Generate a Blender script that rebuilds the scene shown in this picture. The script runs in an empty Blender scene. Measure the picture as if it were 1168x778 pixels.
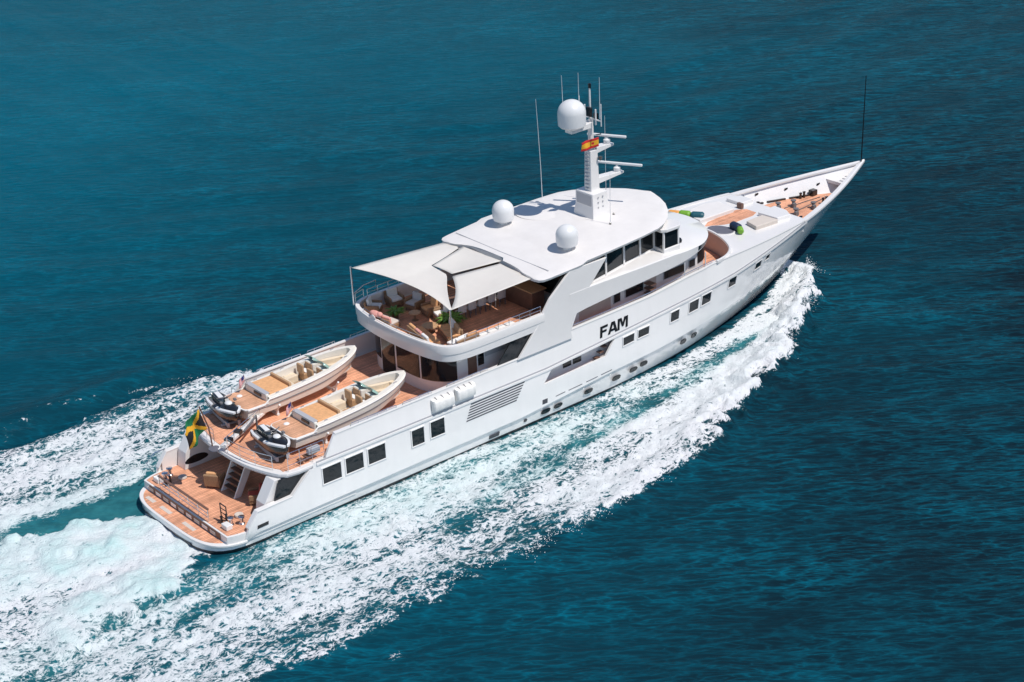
import bpy, bmesh, math, random
import numpy as np
from mathutils import Vector, Matrix
random.seed(7); RNG = np.random.default_rng(11)
R = math.radians
S = bpy.context.scene
COL = S.collection

# ------------------------------------------------------------------ camera, sky, sun, exposure
def make_camera():
    cd = bpy.data.cameras.new('camera'); co = bpy.data.objects.new('camera', cd); COL.objects.link(co)
    yaw, pitch, roll = 0.683884772, 0.437060056, -0.0467220199
    cy, sy, cp, sp = math.cos(yaw), math.sin(yaw), math.cos(pitch), math.sin(pitch)
    f = Vector((sy*cp, cy*cp, -sp)); r0 = Vector((cy, -sy, 0)); u0 = r0.cross(f)
    r = math.cos(roll)*r0 + math.sin(roll)*u0; u = -math.sin(roll)*r0 + math.cos(roll)*u0
    m = Matrix(((r.x, u.x, -f.x), (r.y, u.y, -f.y), (r.z, u.z, -f.z))).to_4x4()
    m.translation = (-37.5301, -73.3661, 47.1488)
    co.matrix_world = m
    cd.sensor_fit = 'HORIZONTAL'; cd.sensor_width = 36.0; cd.lens = 2099.337/1168*36.0
    cd.clip_start = 0.5; cd.clip_end = 20000
    S.camera = co
make_camera()
SUN = Vector((0.14, -0.46, 0.877)).normalized()
def make_light():
    w = bpy.data.worlds.new('World'); S.world = w; w.use_nodes = True
    nt = w.node_tree; bg = nt.nodes['Background']
    sky = nt.nodes.new('ShaderNodeTexSky'); sky.sky_type = 'NISHITA'; sky.sun_disc = False
    sky.sun_elevation = math.asin(SUN.z); sky.sun_rotation = math.atan2(SUN.x, SUN.y)
    sky.air_density = 1.0; sky.dust_density = 0.0; sky.ozone_density = 3.0
    nt.links.new(sky.outputs[0], bg.inputs[0]); bg.inputs[1].default_value = 0.10
    l = bpy.data.lights.new('sun', 'SUN'); l.energy = 4.0; l.angle = R(0.5); l.color = (1.0, 0.955, 0.90)
    lo = bpy.data.objects.new('sun', l); COL.objects.link(lo)
    lo.rotation_euler = (-SUN).to_track_quat('-Z', 'Y').to_euler(); lo.location = SUN*200
make_light()
S.view_settings.view_transform = 'Standard'; S.view_settings.look = 'None'
S.view_settings.exposure = 0.0; S.view_settings.gamma = 1.0
S.cycles.max_bounces = 8; S.cycles.glossy_bounces = 4; S.cycles.transmission_bounces = 6

# ------------------------------------------------------------------ materials
MATS = {}
def mat(name, col, rough=0.4, metal=0.0, spec=0.5, coat=0.0, var=0.0, vscale=3.0, bump=0.0, bscale=30.0, stretch=(1,1,1)):
    m = bpy.data.materials.new(name); m.use_nodes = True; nt = m.node_tree
    b = nt.nodes['Principled BSDF']
    b.inputs['Base Color'].default_value = (*col, 1); b.inputs['Roughness'].default_value = rough
    b.inputs['Metallic'].default_value = metal; b.inputs['Specular IOR Level'].default_value = spec
    b.inputs['Coat Weight'].default_value = coat; b.inputs['Coat Roughness'].default_value = 0.08
    tc = nt.nodes.new('ShaderNodeTexCoord'); mp = nt.nodes.new('ShaderNodeMapping')
    mp.inputs['Scale'].default_value = stretch; nt.links.new(tc.outputs['Object'], mp.inputs[0])
    if var > 0:
        n = nt.nodes.new('ShaderNodeTexNoise'); n.inputs['Scale'].default_value = vscale; n.inputs['Detail'].default_value = 6
        n.inputs['Roughness'].default_value = 0.65
        nt.links.new(mp.outputs[0], n.inputs['Vector'])
        r = nt.nodes.new('ShaderNodeMapRange'); r.inputs[1].default_value = 0.3; r.inputs[2].default_value = 0.7
        r.inputs[3].default_value = 1-var; r.inputs[4].default_value = 1+var
        nt.links.new(n.outputs['Fac'], r.inputs[0])
        mx = nt.nodes.new('ShaderNodeMix'); mx.data_type = 'RGBA'; mx.blend_type = 'MULTIPLY'; mx.inputs[0].default_value = 1
        mx.inputs[6].default_value = (*col, 1); nt.links.new(r.outputs[0], mx.inputs[7])
        nt.links.new(mx.outputs[2], b.inputs['Base Color'])
    if bump > 0:
        n2 = nt.nodes.new('ShaderNodeTexNoise'); n2.inputs['Scale'].default_value = bscale; n2.inputs['Detail'].default_value = 4
        nt.links.new(mp.outputs[0], n2.inputs['Vector'])
        bp = nt.nodes.new('ShaderNodeBump'); bp.inputs['Strength'].default_value = bump; bp.inputs['Distance'].default_value = 0.02
        nt.links.new(n2.outputs['Fac'], bp.inputs['Height']); nt.links.new(bp.outputs[0], b.inputs['Normal'])
    MATS[name] = m; return m
def teak_mat(name, col, dark, plank=0.14, axis=1):
    m = bpy.data.materials.new(name); m.use_nodes = True; nt = m.node_tree; b = nt.nodes['Principled BSDF']
    tc = nt.nodes.new('ShaderNodeTexCoord')
    sep = nt.nodes.new('ShaderNodeSeparateXYZ'); nt.links.new(tc.outputs['Object'], sep.inputs[0])
    def mth(op, a, bb=None):
        k = nt.nodes.new('ShaderNodeMath'); k.operation = op
        for i, v in enumerate((a, bb)):
            if v is None: continue
            if isinstance(v, (int, float)): k.inputs[i].default_value = v
            else: nt.links.new(v, k.inputs[i])
        return k.outputs[0]
    p = mth('DIVIDE', sep.outputs[axis], plank)
    fr = mth('FRACT', p); fl = mth('FLOOR', p)
    seam = mth('LESS_THAN', fr, 0.11)
    wn = nt.nodes.new('ShaderNodeTexWhiteNoise'); wn.noise_dimensions = '1D'; nt.links.new(fl, wn.inputs['W'])
    n = nt.nodes.new('ShaderNodeTexNoise'); n.inputs['Scale'].default_value = 1.3; n.inputs['Detail'].default_value = 7; n.inputs['Roughness'].default_value = 0.7
    nt.links.new(tc.outputs['Object'], n.inputs['Vector'])
    v = mth('ADD', mth('MULTIPLY', wn.outputs['Value'], 0.30), mth('MULTIPLY', n.outputs['Fac'], 1.5))
    v = mth('ADD', v, 0.10)
    mx = nt.nodes.new('ShaderNodeMix'); mx.data_type = 'RGBA'; mx.blend_type = 'MULTIPLY'; mx.inputs[0].default_value = 1
    mx.inputs[6].default_value = (*col, 1); nt.links.new(v, mx.inputs[7])
    m2 = nt.nodes.new('ShaderNodeMix'); m2.data_type = 'RGBA'; nt.links.new(seam, m2.inputs[0])
    nt.links.new(mx.outputs[2], m2.inputs[6]); m2.inputs[7].default_value = (*dark, 1)
    nt.links.new(m2.outputs[2], b.inputs['Base Color']); b.inputs['Roughness'].default_value = 0.6
    MATS[name] = m; return m
WHITE = mat('white_gelcoat', (0.78, 0.755, 0.735), 0.22, coat=0.4, var=0.03, vscale=0.6)
ROOF = mat('white_deck_paint', (0.75, 0.715, 0.69), 0.5, var=0.04, vscale=1.2)
HULL = mat('white_hull_paint', (0.86, 0.835, 0.815), 0.14, coat=0.7, var=0.022, vscale=1.1, stretch=(1.2, 1, 0.25), bump=0.015, bscale=1.5)
BOOT = mat('boot_top', (0.03, 0.03, 0.035), 0.4)
LINE = mat('dark_line', (0.06, 0.06, 0.07), 0.4)
GLASS = mat('dark_glass', (0.010, 0.013, 0.016), 0.05, spec=0.5, var=0.3, vscale=0.9)
TEAK = teak_mat('teak', (0.74, 0.36, 0.215), (0.24, 0.11, 0.07))
TEAKY = teak_mat('teak_cross', (0.74, 0.36, 0.215), (0.24, 0.11, 0.07), axis=0)
BOATTEAK = teak_mat('boat_teak', (0.68, 0.37, 0.22), (0.34, 0.16, 0.09), plank=0.07)
STEEL = mat('stainless', (0.72, 0.72, 0.74), 0.18, metal=1.0)
WHITEMETAL = mat('white_metal', (0.72, 0.72, 0.72), 0.35)
BLACK = mat('black_plastic', (0.012, 0.012, 0.014), 0.25, coat=0.3)
RUBBER = mat('grey_rubber', (0.15, 0.145, 0.15), 0.7)
CREAM = mat('cream_gelcoat', (0.80, 0.75, 0.67), 0.25, coat=0.4, var=0.03)
BEIGE = mat('beige_vinyl', (0.70, 0.58, 0.43), 0.6, var=0.08, vscale=5)
TAN = mat('tan_leather', (0.50, 0.30, 0.16), 0.5, var=0.15, vscale=8)
ORANGE = mat('orange_cushion', (0.70, 0.37, 0.17), 0.8, var=0.15, vscale=7)
LINEN = mat('white_linen', (0.80, 0.78, 0.75), 0.9, var=0.06, vscale=6, bump=0.3, bscale=12)
SAILCLOTH = mat('sailcloth', (0.86, 0.83, 0.78), 0.85, var=0.03, vscale=1.5)
def cloth_light(m, k):                                # thin cloth lets part of the daylight through
    nt = m.node_tree; b = nt.nodes['Principled BSDF']; t = nt.nodes.new('ShaderNodeBsdfTranslucent'); t.inputs[0].default_value = (0.80, 0.74, 0.68, 1)
    x = nt.nodes.new('ShaderNodeMixShader'); x.inputs[0].default_value = k
    nt.links.new(b.outputs[0], x.inputs[1]); nt.links.new(t.outputs[0], x.inputs[2]); nt.links.new(x.outputs[0], nt.nodes['Material Output'].inputs[0])
cloth_light(SAILCLOTH, 0.30)
GREYCLOTH = mat('grey_cloth', (0.55, 0.53, 0.53), 0.9, var=0.1)
WICKER = mat('brown_wicker', (0.30, 0.18, 0.10), 0.8, var=0.3, vscale=20, bump=0.6, bscale=40)
WALNUT = mat('brown_panel', (0.16, 0.085, 0.06), 0.45, var=0.2, vscale=3)
MAUVE = mat('pinkish_panel', (0.52, 0.40, 0.35), 0.5, var=0.05)
GREENGLASS = mat('green_tinted_screen', (0.30, 0.46, 0.40), 0.06, coat=0.5)
LEAF = mat('fern_leaf', (0.10, 0.22, 0.025), 0.5, var=0.3, vscale=9)
POT = mat('clay_pot', (0.20, 0.10, 0.05), 0.7)
GREYPAINT = mat('grey_paint', (0.42, 0.42, 0.44), 0.5)
F_GREEN = mat('flag_green', (0.005, 0.16, 0.06), 0.8); F_YEL = mat('flag_yellow', (0.75, 0.38, 0.02), 0.8)
F_BLK = mat('flag_black', (0.012, 0.012, 0.014), 0.8); F_RED = mat('flag_red', (0.55, 0.02, 0.02), 0.8)
F_BLUE = mat('flag_blue', (0.03, 0.04, 0.20), 0.8); F_WHT = mat('flag_white', (0.75, 0.73, 0.74), 0.8)
P_ORANGE = mat('orange_nylon', (0.75, 0.34, 0.08), 0.5); P_GREEN = mat('lime_nylon', (0.17, 0.38, 0.03), 0.5)
P_TEAL = mat('teal_nylon', (0.01, 0.09, 0.12), 0.5); P_NAVY = mat('navy_nylon', (0.012, 0.025, 0.06), 0.5)
F_RED2 = mat('red_cushion', (0.50, 0.09, 0.06), 0.8, var=0.1)
PINK = mat('pink_towel', (0.70, 0.33, 0.28), 0.9, var=0.2, vscale=8)
PASSAGE = mat('passage_paint', (0.80, 0.74, 0.73), 0.5)
COVER = mat('mushroom_cover', (0.60, 0.53, 0.47), 0.9, var=0.05)
SLATE = mat('slate_grey', (0.13, 0.13, 0.16), 0.6, var=0.12)

# ------------------------------------------------------------------ mesh helpers
class MB:
    def __init__(s): s.v = []; s.f = []; s.mi = []
    def add(s, vs, fs, mi=0):
        o = len(s.v); s.v += [tuple(float(c) for c in v) for v in vs]
        for f in fs: s.f.append(tuple(o+i for i in f)); s.mi.append(mi)
        return s
    def box(s, x0, x1, y0, y1, z0, z1, mi=0):
        return s.add([(x0,y0,z0),(x1,y0,z0),(x1,y1,z0),(x0,y1,z0),(x0,y0,z1),(x1,y0,z1),(x1,y1,z1),(x0,y1,z1)],
                     [(0,3,2,1),(4,5,6,7),(0,1,5,4),(1,2,6,5),(2,3,7,6),(3,0,4,7)], mi)
    def obox(s, c, ax, ay, az, mi=0):
        c, ax, ay, az = map(Vector, (c, ax, ay, az)); vs = []
        for k in (-1, 1):
            for i, j in ((-1,-1),(1,-1),(1,1),(-1,1)): vs.append(c+ax*i+ay*j+az*k)
        return s.add(vs, [(0,3,2,1),(4,5,6,7),(0,1,5,4),(1,2,6,5),(2,3,7,6),(3,0,4,7)], mi)
    def poly(s, pts, z0, z1, mi=0, mside=None):      # xy polygon extruded in z
        n = len(pts); vs = [(x,y,z0) for x,y in pts]+[(x,y,z1) for x,y in pts]
        s.add(vs, [tuple(range(n-1,-1,-1)), tuple(range(n,2*n))], mi)
        s.add(vs, [(i,(i+1)%n,n+(i+1)%n,n+i) for i in range(n)], mi if mside is None else mside); return s
    def polyxz(s, pts, y0, y1, mi=0):                # xz polygon extruded in y
        n = len(pts); vs = [(x,y0,z) for x,z in pts]+[(x,y1,z) for x,z in pts]
        return s.add(vs, [tuple(range(n-1,-1,-1)), tuple(range(n,2*n))]+[(i,(i+1)%n,n+(i+1)%n,n+i) for i in range(n)], mi)
    def loft(s, rings, closed=True, caps=True, mi=0, mif=None):
        n = len(rings[0]); vs = [p for r in rings for p in r]; o = len(s.v)
        s.v += [tuple(float(c) for c in v) for v in vs]
        for i in range(len(rings)-1):
            for j in range(n if closed else n-1):
                a, b = i*n+j, i*n+(j+1)%n
                s.f.append((o+a, o+b, o+b+n, o+a+n)); s.mi.append(mif(i, j) if mif else mi)
        if caps and closed:
            s.f.append(tuple(o+j for j in range(n-1,-1,-1))); s.mi.append(mi)
            k = (len(rings)-1)*n; s.f.append(tuple(o+k+j for j in range(n))); s.mi.append(mi)
        return s
    def tube(s, path, r, n=6, mi=0, r2=None):
        path = [Vector(p) for p in path]; rings = []; up = Vector((0,0,1))
        for i, p in enumerate(path):
            d = (path[min(i+1,len(path)-1)]-path[max(i-1,0)]).normalized()
            a = d.cross(up if abs(d.z) < 0.95 else Vector((1,0,0))).normalized(); b = d.cross(a)
            rr = r if r2 is None else r+(r2-r)*i/(len(path)-1)
            rings.append([p+(a*math.cos(t)+b*math.sin(t))*rr for t in [2*math.pi*k/n for k in range(n)]])
        return s.loft(rings, mi=mi)
    def lathe(s, prof, c, n=20, mi=0):               # (r, z)
        return s.loft([[(c[0]+r*math.cos(2*math.pi*k/n), c[1]+r*math.sin(2*math.pi*k/n), c[2]+z) for k in range(n)] for r, z in prof], mi=mi)
    def ell(s, c, rx, ry, rz, n=12, mi=0, top=math.pi/2, bot=-math.pi/2):
        rings = []
        for i in range(9):
            a = bot+(top-bot)*i/8
            ca = max(math.cos(a), 0.001)
            rings.append([(c[0]+rx*ca*math.cos(2*math.pi*k/n), c[1]+ry*ca*math.sin(2*math.pi*k/n), c[2]+rz*math.sin(a)) for k in range(n)])
        return s.loft(rings, mi=mi)
    def grid(s, P, mi=0, mif=None):                  # P[i][j] points, open
        n = len(P[0]); o = len(s.v); s.v += [tuple(float(c) for c in p) for r in P for p in r]
        for i in range(len(P)-1):
            for j in range(n-1):
                s.f.append((o+i*n+j, o+i*n+j+1, o+(i+1)*n+j+1, o+(i+1)*n+j)); s.mi.append(mif(i,j) if mif else mi)
        return s
def obj(name, mb, mats, parent=None, smooth=False, bevel=0.0, loc=None, solid=0.0, subsurf=0, angle=35):
    me = bpy.data.meshes.new(name); me.from_pydata(mb.v, [], mb.f)
    for m in (mats if isinstance(mats, (list, tuple)) else [mats]): me.materials.append(m)
    me.polygons.foreach_set('material_index', mb.mi)
    bm = bmesh.new(); bm.from_mesh(me)
    bmesh.ops.remove_doubles(bm, verts=bm.verts, dist=0.0005)
    bmesh.ops.recalc_face_normals(bm, faces=bm.faces)
    bm.to_mesh(me); bm.free()
    o = bpy.data.objects.new(name, me); COL.objects.link(o)
    if parent: o.parent = parent
    if loc is not None: o.location = loc
    if smooth:
        for p in me.polygons: p.use_smooth = True
        me.set_sharp_from_angle(angle=R(angle))
    if solid:
        md = o.modifiers.new('solid', 'SOLIDIFY'); md.thickness = abs(solid); md.offset = -1 if solid > 0 else 1; md.use_even_offset = False
    if subsurf:
        md = o.modifiers.new('sub', 'SUBSURF'); md.levels = subsurf; md.render_levels = subsurf
    if bevel:
        md = o.modifiers.new('bevel', 'BEVEL'); md.width = bevel; md.segments = 2; md.limit_method = 'ANGLE'; md.angle_limit = R(40)
    return o
def tag(o, label, cat, group=None):
    o['label'] = label; o['category'] = cat
    if group: o['group'] = group
    return o
def thing(name, label, cat, loc=(0,0,0), rz=0.0, group=None):
    o = bpy.data.objects.new(name, None); COL.objects.link(o); o.location = loc; o.rotation_euler = (0,0,rz)
    o.empty_display_size = 0.2
    return tag(o, label, cat, group)
def thing_part(name, parent):
    o = bpy.data.objects.new(name, None); COL.objects.link(o); o.parent = parent; return o
def copy_tree(o, parent=None):
    c = o.copy(); COL.objects.link(c)
    if parent: c.parent = parent
    for ch in list(o.children): copy_tree(ch, c)
    return c
def itp(x, pts):
    return float(np.interp(x, [p[0] for p in pts], [p[1] for p in pts]))
def boolean_cut(o, mb):
    me = bpy.data.meshes.new('cut'); me.from_pydata(mb.v, [], mb.f)
    bm = bmesh.new(); bm.from_mesh(me); bmesh.ops.recalc_face_normals(bm, faces=bm.faces); bm.to_mesh(me); bm.free()
    c = bpy.data.objects.new('cut', me); COL.objects.link(c)
    md = o.modifiers.new('b', 'BOOLEAN'); md.object = c; md.operation = 'DIFFERENCE'; md.solver = 'EXACT'
    dg = bpy.context.evaluated_depsgraph_get(); ev = o.evaluated_get(dg)
    nm = bpy.data.meshes.new_from_object(ev, depsgraph=dg)
    o.modifiers.clear(); o.data = nm; bpy.data.objects.remove(c)

# ------------------------------------------------------------------ hull shape
STEM0, STEMK, ZB = 44.3, 8.5/5.8, 5.8
def xend(z): return STEM0+STEMK*z
def half(x, z):
    zz = [0, 1.5, 5.5]
    st = np.interp(z, zz, [24, 27, 33]); pw = np.interp(z, zz, [2.0, 2.45, 2.35]); B = np.interp(z, [-0.6, 0, 0.85, 6], [3.8, 4.16, 4.46, 4.46])
    xe = xend(z)
    u = min(max((x-st)/(xe-st), 0), 1); y = B*(1-u**pw)
    if x < 3:
        a = min(max((3-x)/3.6, 0), 1); y *= max(1-a**4, 0)**0.25
    return float(y)
SHEER = [(-0.6,.5),(1.25,.5),(1.47,1.2),(2.05,1.92),(4.1,1.96),(5.3,3.02),(5.6,3.27),(13,3.22),(21,3.2),(25.5,3.47),(29,3.7),(36,4.2),(39,4.58),(43,5.1),(45,5.2),(48,5.38),(50.5,5.58),(52.8,5.8)]
def sheer(x): return itp(x, SHEER)
KNUCK = [(-0.6,.34),(1.2,.36),(2.0,.75),(5.5,.8),(19,.84),(26,1.3),(30,1.45),(36,1.8),(44,2.5),(52.8,3.3)]
def build_hull(root):
    ts = [-0.6,-0.598,-0.59,-0.57,-0.54,-0.48,-0.38,-0.22,0,0.3,0.7,1.25,1.47,1.75,2.05,2.6,3.3,4.1,4.7,5.3,5.6,6.5,8,10,13,16,19,20,21,23]+list(np.linspace(25,52.8,42))
    fr = [0.25, 0.5, 0.75, 1.0]
    def zrow(j, t):
        zk = itp(t, KNUCK); s = sheer(t)
        rows = [-0.7, 0.0, 0.16, zk-.07, zk] + [zk+(s-zk)*f for f in fr]
        return rows[j]
    rings = []
    for t in ts:
        ring = []
        for j in range(9):
            z = zrow(j, t); ze = zrow(j, 52.8)
            x = t if t < 25 else 25+(t-25)/27.8*(xend(ze)-25)
            y = half(x, z) if t < 52.79 else 0.0
            if j == 3: y *= 0.975
            ring.append((x, -y, z))
        ring = [(p[0], -p[1], p[2]) for p in reversed(ring)] + ring
        rings.append(ring)
    mb = MB(); mb.loft(rings, closed=False, caps=False, mif=lambda i, j: 1 if 6 <= j <= 10 else 0)
    o = obj('hull', mb, [HULL, BOOT], root, smooth=True, solid=0.12, angle=18)
    # boarding opening amidships on both sides, cut through the topsides
    c = MB(); c.polyxz([(20.75,2.28),(25.35,2.4),(26.1,3.3),(26.05,3.38),(21.55,3.13),(21.4,3.08)], -6, 6); boolean_cut(o, c)
    for p in o.data.polygons: p.use_smooth = True
    o.data.set_sharp_from_angle(angle=R(18))
    return o
def hull_patch(pts, off, mb, mi=0, sgn=-1, ny=1):   # quad given by 4 (x, z) corners laid on the hull side, off metres proud
    out = [(x, sgn*(half(x, z)+off), z) for x, z in pts]; inn = [(x, sgn*(half(x, z)-0.05), z) for x, z in pts]
    return mb.add(out+inn, [(0,1,2,3),(0,4,5,1),(1,5,6,2),(2,6,7,3),(3,7,4,0)], mi)

yacht = thing('yacht', 'large white motor yacht with teak decks cruising across the teal sea', 'yacht')
hull = build_hull(yacht)

def hull_ring(po, pi, off, mb, sgn):
    A = [(x, sgn*(half(x, z)+off), z) for x, z in po]; B = [(x, sgn*(half(x, z)+off), z) for x, z in pi]
    C = [(x, sgn*(half(x, z)-.02), z) for x, z in po]; D = [(x, sgn*(half(x, z)-.02), z) for x, z in pi]
    f = []
    for i in range(4):
        k = (i+1)%4; f += [(i,k,4+k,4+i),(8+i,8+k,k,i),(4+i,4+k,12+k,12+i),(12+i,12+k,8+k,8+i)]
    return mb.add(A+B+C+D, f)
def frame_quad(pts, g):
    cx = sum(p[0] for p in pts)/4; cz = sum(p[1] for p in pts)/4
    return [(p[0]+(g if p[0] > cx else -g), p[1]+(g if p[1] > cz else -g)) for p in pts]
WIN = [(6.0,7.12,1.9,2.78),(7.42,8.5,1.92,2.8),(8.82,9.9,1.92,2.79),(11.63,12.42,1.88,2.8),(12.87,13.78,1.93,2.84)]
WQ = [[(a,c),(b,c-0.01),(b,d),(a,d)] for a,b,c,d in WIN]
WQ += [[(26.7,2.6),(27.53,2.66),(27.57,3.14),(26.72,3.1)],[(27.85,2.69),(28.7,2.72),(28.76,3.2),(27.89,3.18)],
       [(30.45,2.83),(31.13,2.86),(31.18,3.46),(30.5,3.42)],[(31.98,2.91),(32.76,2.95),(32.82,3.6),(32.04,3.56)],[(33.06,3.02),(33.84,3.06),(33.91,3.68),(33.12,3.64)],
       [(35.45,3.36),(36.13,3.39),(36.2,3.95),(35.51,3.92)],[(38.0,3.65),(38.6,3.72),(38.66,4.14),(38.06,4.08)],[(39.05,3.92),(39.45,3.98),(39.5,4.3),(39.1,4.24)]]
for sg in (-1, 1):
    for q in WQ:
        mb = MB(); hull_ring(frame_quad(q, 0.06), q, 0.045, mb, sg); w = obj('hull_window', mb, HULL, hull, bevel=0.008)
        mb = MB(); hull_patch(frame_quad(q, 0.01), 0.008, mb, sgn=sg); obj('pane', mb, GLASS, w)
    for a, b, c, d in [(20.6,21.23,.37,.7),(21.53,22.12,.4,.71),(23.78,24.38,.5,.82),(25.9,26.5,.58,.92),(27.25,27.84,.65,.97),(28.08,28.65,.75,1.06),(31.5,32.0,.95,1.28),(32.5,32.95,1.0,1.36)]:
        pts = []
        for k in range(16):
            t = 2*math.pi*k/16; pts.append(((a+b)/2+(b-a)/2*math.copysign(abs(math.cos(t))**.6, math.cos(t)), (c+d)/2+(d-c)/2*math.copysign(abs(math.sin(t))**.6, math.sin(t))))
        mb = MB(); out = [(x, sg*(half(x, z)+0.015), z) for x, z in pts]; inn = [(x, sg*(half(x, z)-0.05), z) for x, z in pts]
        mb.add(out+inn, [tuple(range(16))]+[(i,(i+1)%16,16+(i+1)%16,16+i) for i in range(16)])
        obj('porthole', mb, GLASS, hull)
    for a, b, z in [(21.57,22.27,1.28),(22.52,23.54,1.31),(23.85,24.72,1.36),(24.98,25.81,1.41)]:
        mb = MB(); hull_patch([(a,z-.035),(b,z),(b,z+.035),(a,z)], 0.012, mb, sgn=sg); obj('hull_slot', mb, LINE, hull)
    mb = MB(); hull_patch([(20.58,1.1),(20.95,1.1),(20.97,1.36),(20.6,1.37)], 0.012, mb, sgn=sg); obj('hull_slot', mb, LINE, hull)
    mb = MB(); hull_patch([(16.9,.26),(17.58,.24),(17.59,.5),(16.9,.48)], 0.012, mb, sgn=sg); obj('discharge_port', mb, LINE, hull)
    mb = MB(); hull_patch([(19.36,.4),(19.54,.4),(19.54,.56),(19.36,.56)], 0.012, mb, sgn=sg); obj('discharge_port', mb, LINE, hull)
    mb = MB(); hull_patch([(1.95,.98),(2.6,1.0),(2.62,1.18),(1.98,1.16)], 0.012, mb, sgn=sg); obj('fairlead', mb, BLACK, hull)
    for k in range(8):                              # engine room louvres
        z = 2.02+k*0.148+0.0; zr = z+0.0
        x0 = 15.25+0.06*k; x1 = 18.75+0.1*k; tilt = 0.0
        mb = MB(); hull_patch([(x0, z-.025),(x1, z-.02),(x1+.04, z+.045),(x0+.03, z+.04)], 0.012, mb, sgn=sg); obj('louvre', mb, GREYPAINT if k%1 else LINE, hull)
    # rubbing strake: thin dark groove over a white moulding, along the sheer
    xs = list(np.linspace(5.7, 20.5, 20))+list(np.linspace(21, 43.5, 40))
    mb = MB(); r = []; r2 = []
    for x in xs:
        z = sheer(x); y = half(x, z)
        r.append([(x, sg*(y-.03), z-.04),(x, sg*(y+.022), z-.04),(x, sg*(y+.022), z+.035),(x, sg*(y-.03), z+.035)])
        y2 = half(x, z-.12); r2.append([(x, sg*(y2-.03), z-.22),(x, sg*(y2+.05), z-.19),(x, sg*(y2+.055), z-.06),(x, sg*(y2-.03), z-.045)])
    mb.loft(r); obj('rub_line', mb, GREYPAINT, hull)
    mb = MB(); mb.loft(r2); obj('rub_moulding', mb, HULL, hull, smooth=True)

# boarding passage seen through the side opening
for sg in (-1, 1):
    mb = MB(); mb.box(20.3, 26.6, min(sg*4.3, sg*3.95), max(sg*4.3, sg*3.95), 1.3, 1.4); p = obj('side_passage', mb, TEAK, yacht)
    mb = MB(); mb.box(20.2, 26.7, min(sg*3.95, sg*3.85), max(sg*3.95, sg*3.85), 1.3, 3.15); mb.box(20.2, 20.3, min(sg*4.3,sg*3.85), max(sg*4.3,sg*3.85), 1.3, 3.15)
    mb.box(26.6, 26.7, min(sg*4.3,sg*3.85), max(sg*4.3,sg*3.85), 1.3, 3.4); obj('wall', mb, PASSAGE, p)
    for k in range(6):
        mb = MB(); mb.box(24.0+.28*k, 24.3+.28*k, min(sg*4.25, sg*3.97), max(sg*4.25, sg*3.97), 1.5+.27*k, 1.56+.27*k); obj('step', mb, WALNUT, p)
    for a in (22.6, 23.35):
        mb = MB(); mb.box(a, a+.6, min(sg*3.98, sg*3.95), max(sg*3.98, sg*3.95), 2.45, 2.75); obj('window', mb, GLASS, p)

# ------------------------------------------------------------------ stern: platform, aft main deck
def hull_outline(x0, x1, inset, z, n=24, extra=()):
    xs = sorted(set(list(np.linspace(x0, x1, n))+list(extra)))
    st = [(x, -max(half(x, z)-inset, 0.0)) for x in xs]
    return st+[(x, -y) for x, y in reversed(st)]
den = [-0.59,-0.57,-0.54,-0.48,-0.4,-0.3]
mb = MB(); mb.poly(hull_outline(-0.6, 1.4, -0.06, 0.5, extra=den), 0.40, 0.53)
plat = obj('swim_platform', mb, WHITE, yacht, bevel=0.03)
pts = [(x+.0, y) for x, y in hull_outline(-0.6, 0.38, 0.0, 0.5, extra=den)]
pts = [(0.38-(0.38-x)*0.86, y*0.93) for x, y in pts]
mb = MB(); mb.poly(pts, 0.53, 0.545); obj('teak_planking', mb, TEAK, plat)
for y0, y1 in ((1.6, 0.6), (-0.6, -1.7), (3.0, 2.2)):
    mb = MB(); mb.box(-0.12, 0.1, min(y0,y1), max(y0,y1), 0.545, 0.555); obj('hatch_lid', mb, COVER, plat)
mb = MB(); mb.box(-0.61, -0.5, -2.2, 2.2, 0.16, 0.22); obj('exhaust_slot', mb, BLACK, plat)
# aft main deck
ol = hull_outline(0.45, 8.0, 0.14, 1.0, 30)
mb = MB(); mb.poly(ol, 0.5, 0.93); md = obj('main_deck', mb, WHITE, yacht)
ol = hull_outline(0.55, 7.9, 0.3, 1.0, 30)
mb = MB(); mb.poly(ol, 0.93, 0.95); obj('teak_planking', mb, TEAK, md)
mb = MB(); mb.box(0.41, 0.47, -3.4, 3.4, 0.56, 0.9); obj('step_riser', mb, WALNUT, md)
for k in range(9):
    y = -3.0+k*0.75; mb = MB(); mb.box(0.385, 0.41, y, y+.5, 0.62, 0.80); obj('riser_panel', mb, WHITE if k%2 else COVER, md)
for sg in (-1, 1):   # inner bulwark capping of the quarters
    cap = []
    for x in (1.46, 1.6, 1.75, 2.05, 2.6, 3.3, 4.1, 4.7, 5.3):
        z = sheer(x); y = half(x, z)
        cap.append([(x, sg*(y+.03), z-.05),(x, sg*(y+.03), z+.03),(x, sg*(y-.28), z+.03),(x, sg*(y-.28), z-.05)])
    mb = MB(); mb.loft(cap); obj('quarter_capping', mb, WHITE, md, bevel=0.02)
    lin = [[(x, sg*(half(x, sheer(x))-.26), .9),(x, sg*(half(x, sheer(x))-.26), sheer(x)),(x, sg*(half(x, sheer(x))-.2), sheer(x)),(x, sg*(half(x, sheer(x))-.2), .9)] for x in (1.7, 2.05, 2.6, 3.3, 4.1, 4.7, 5.3, 6.2)]
    mb = MB(); mb.loft(lin); obj('bulwark_lining', mb, WHITE, md)
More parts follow.
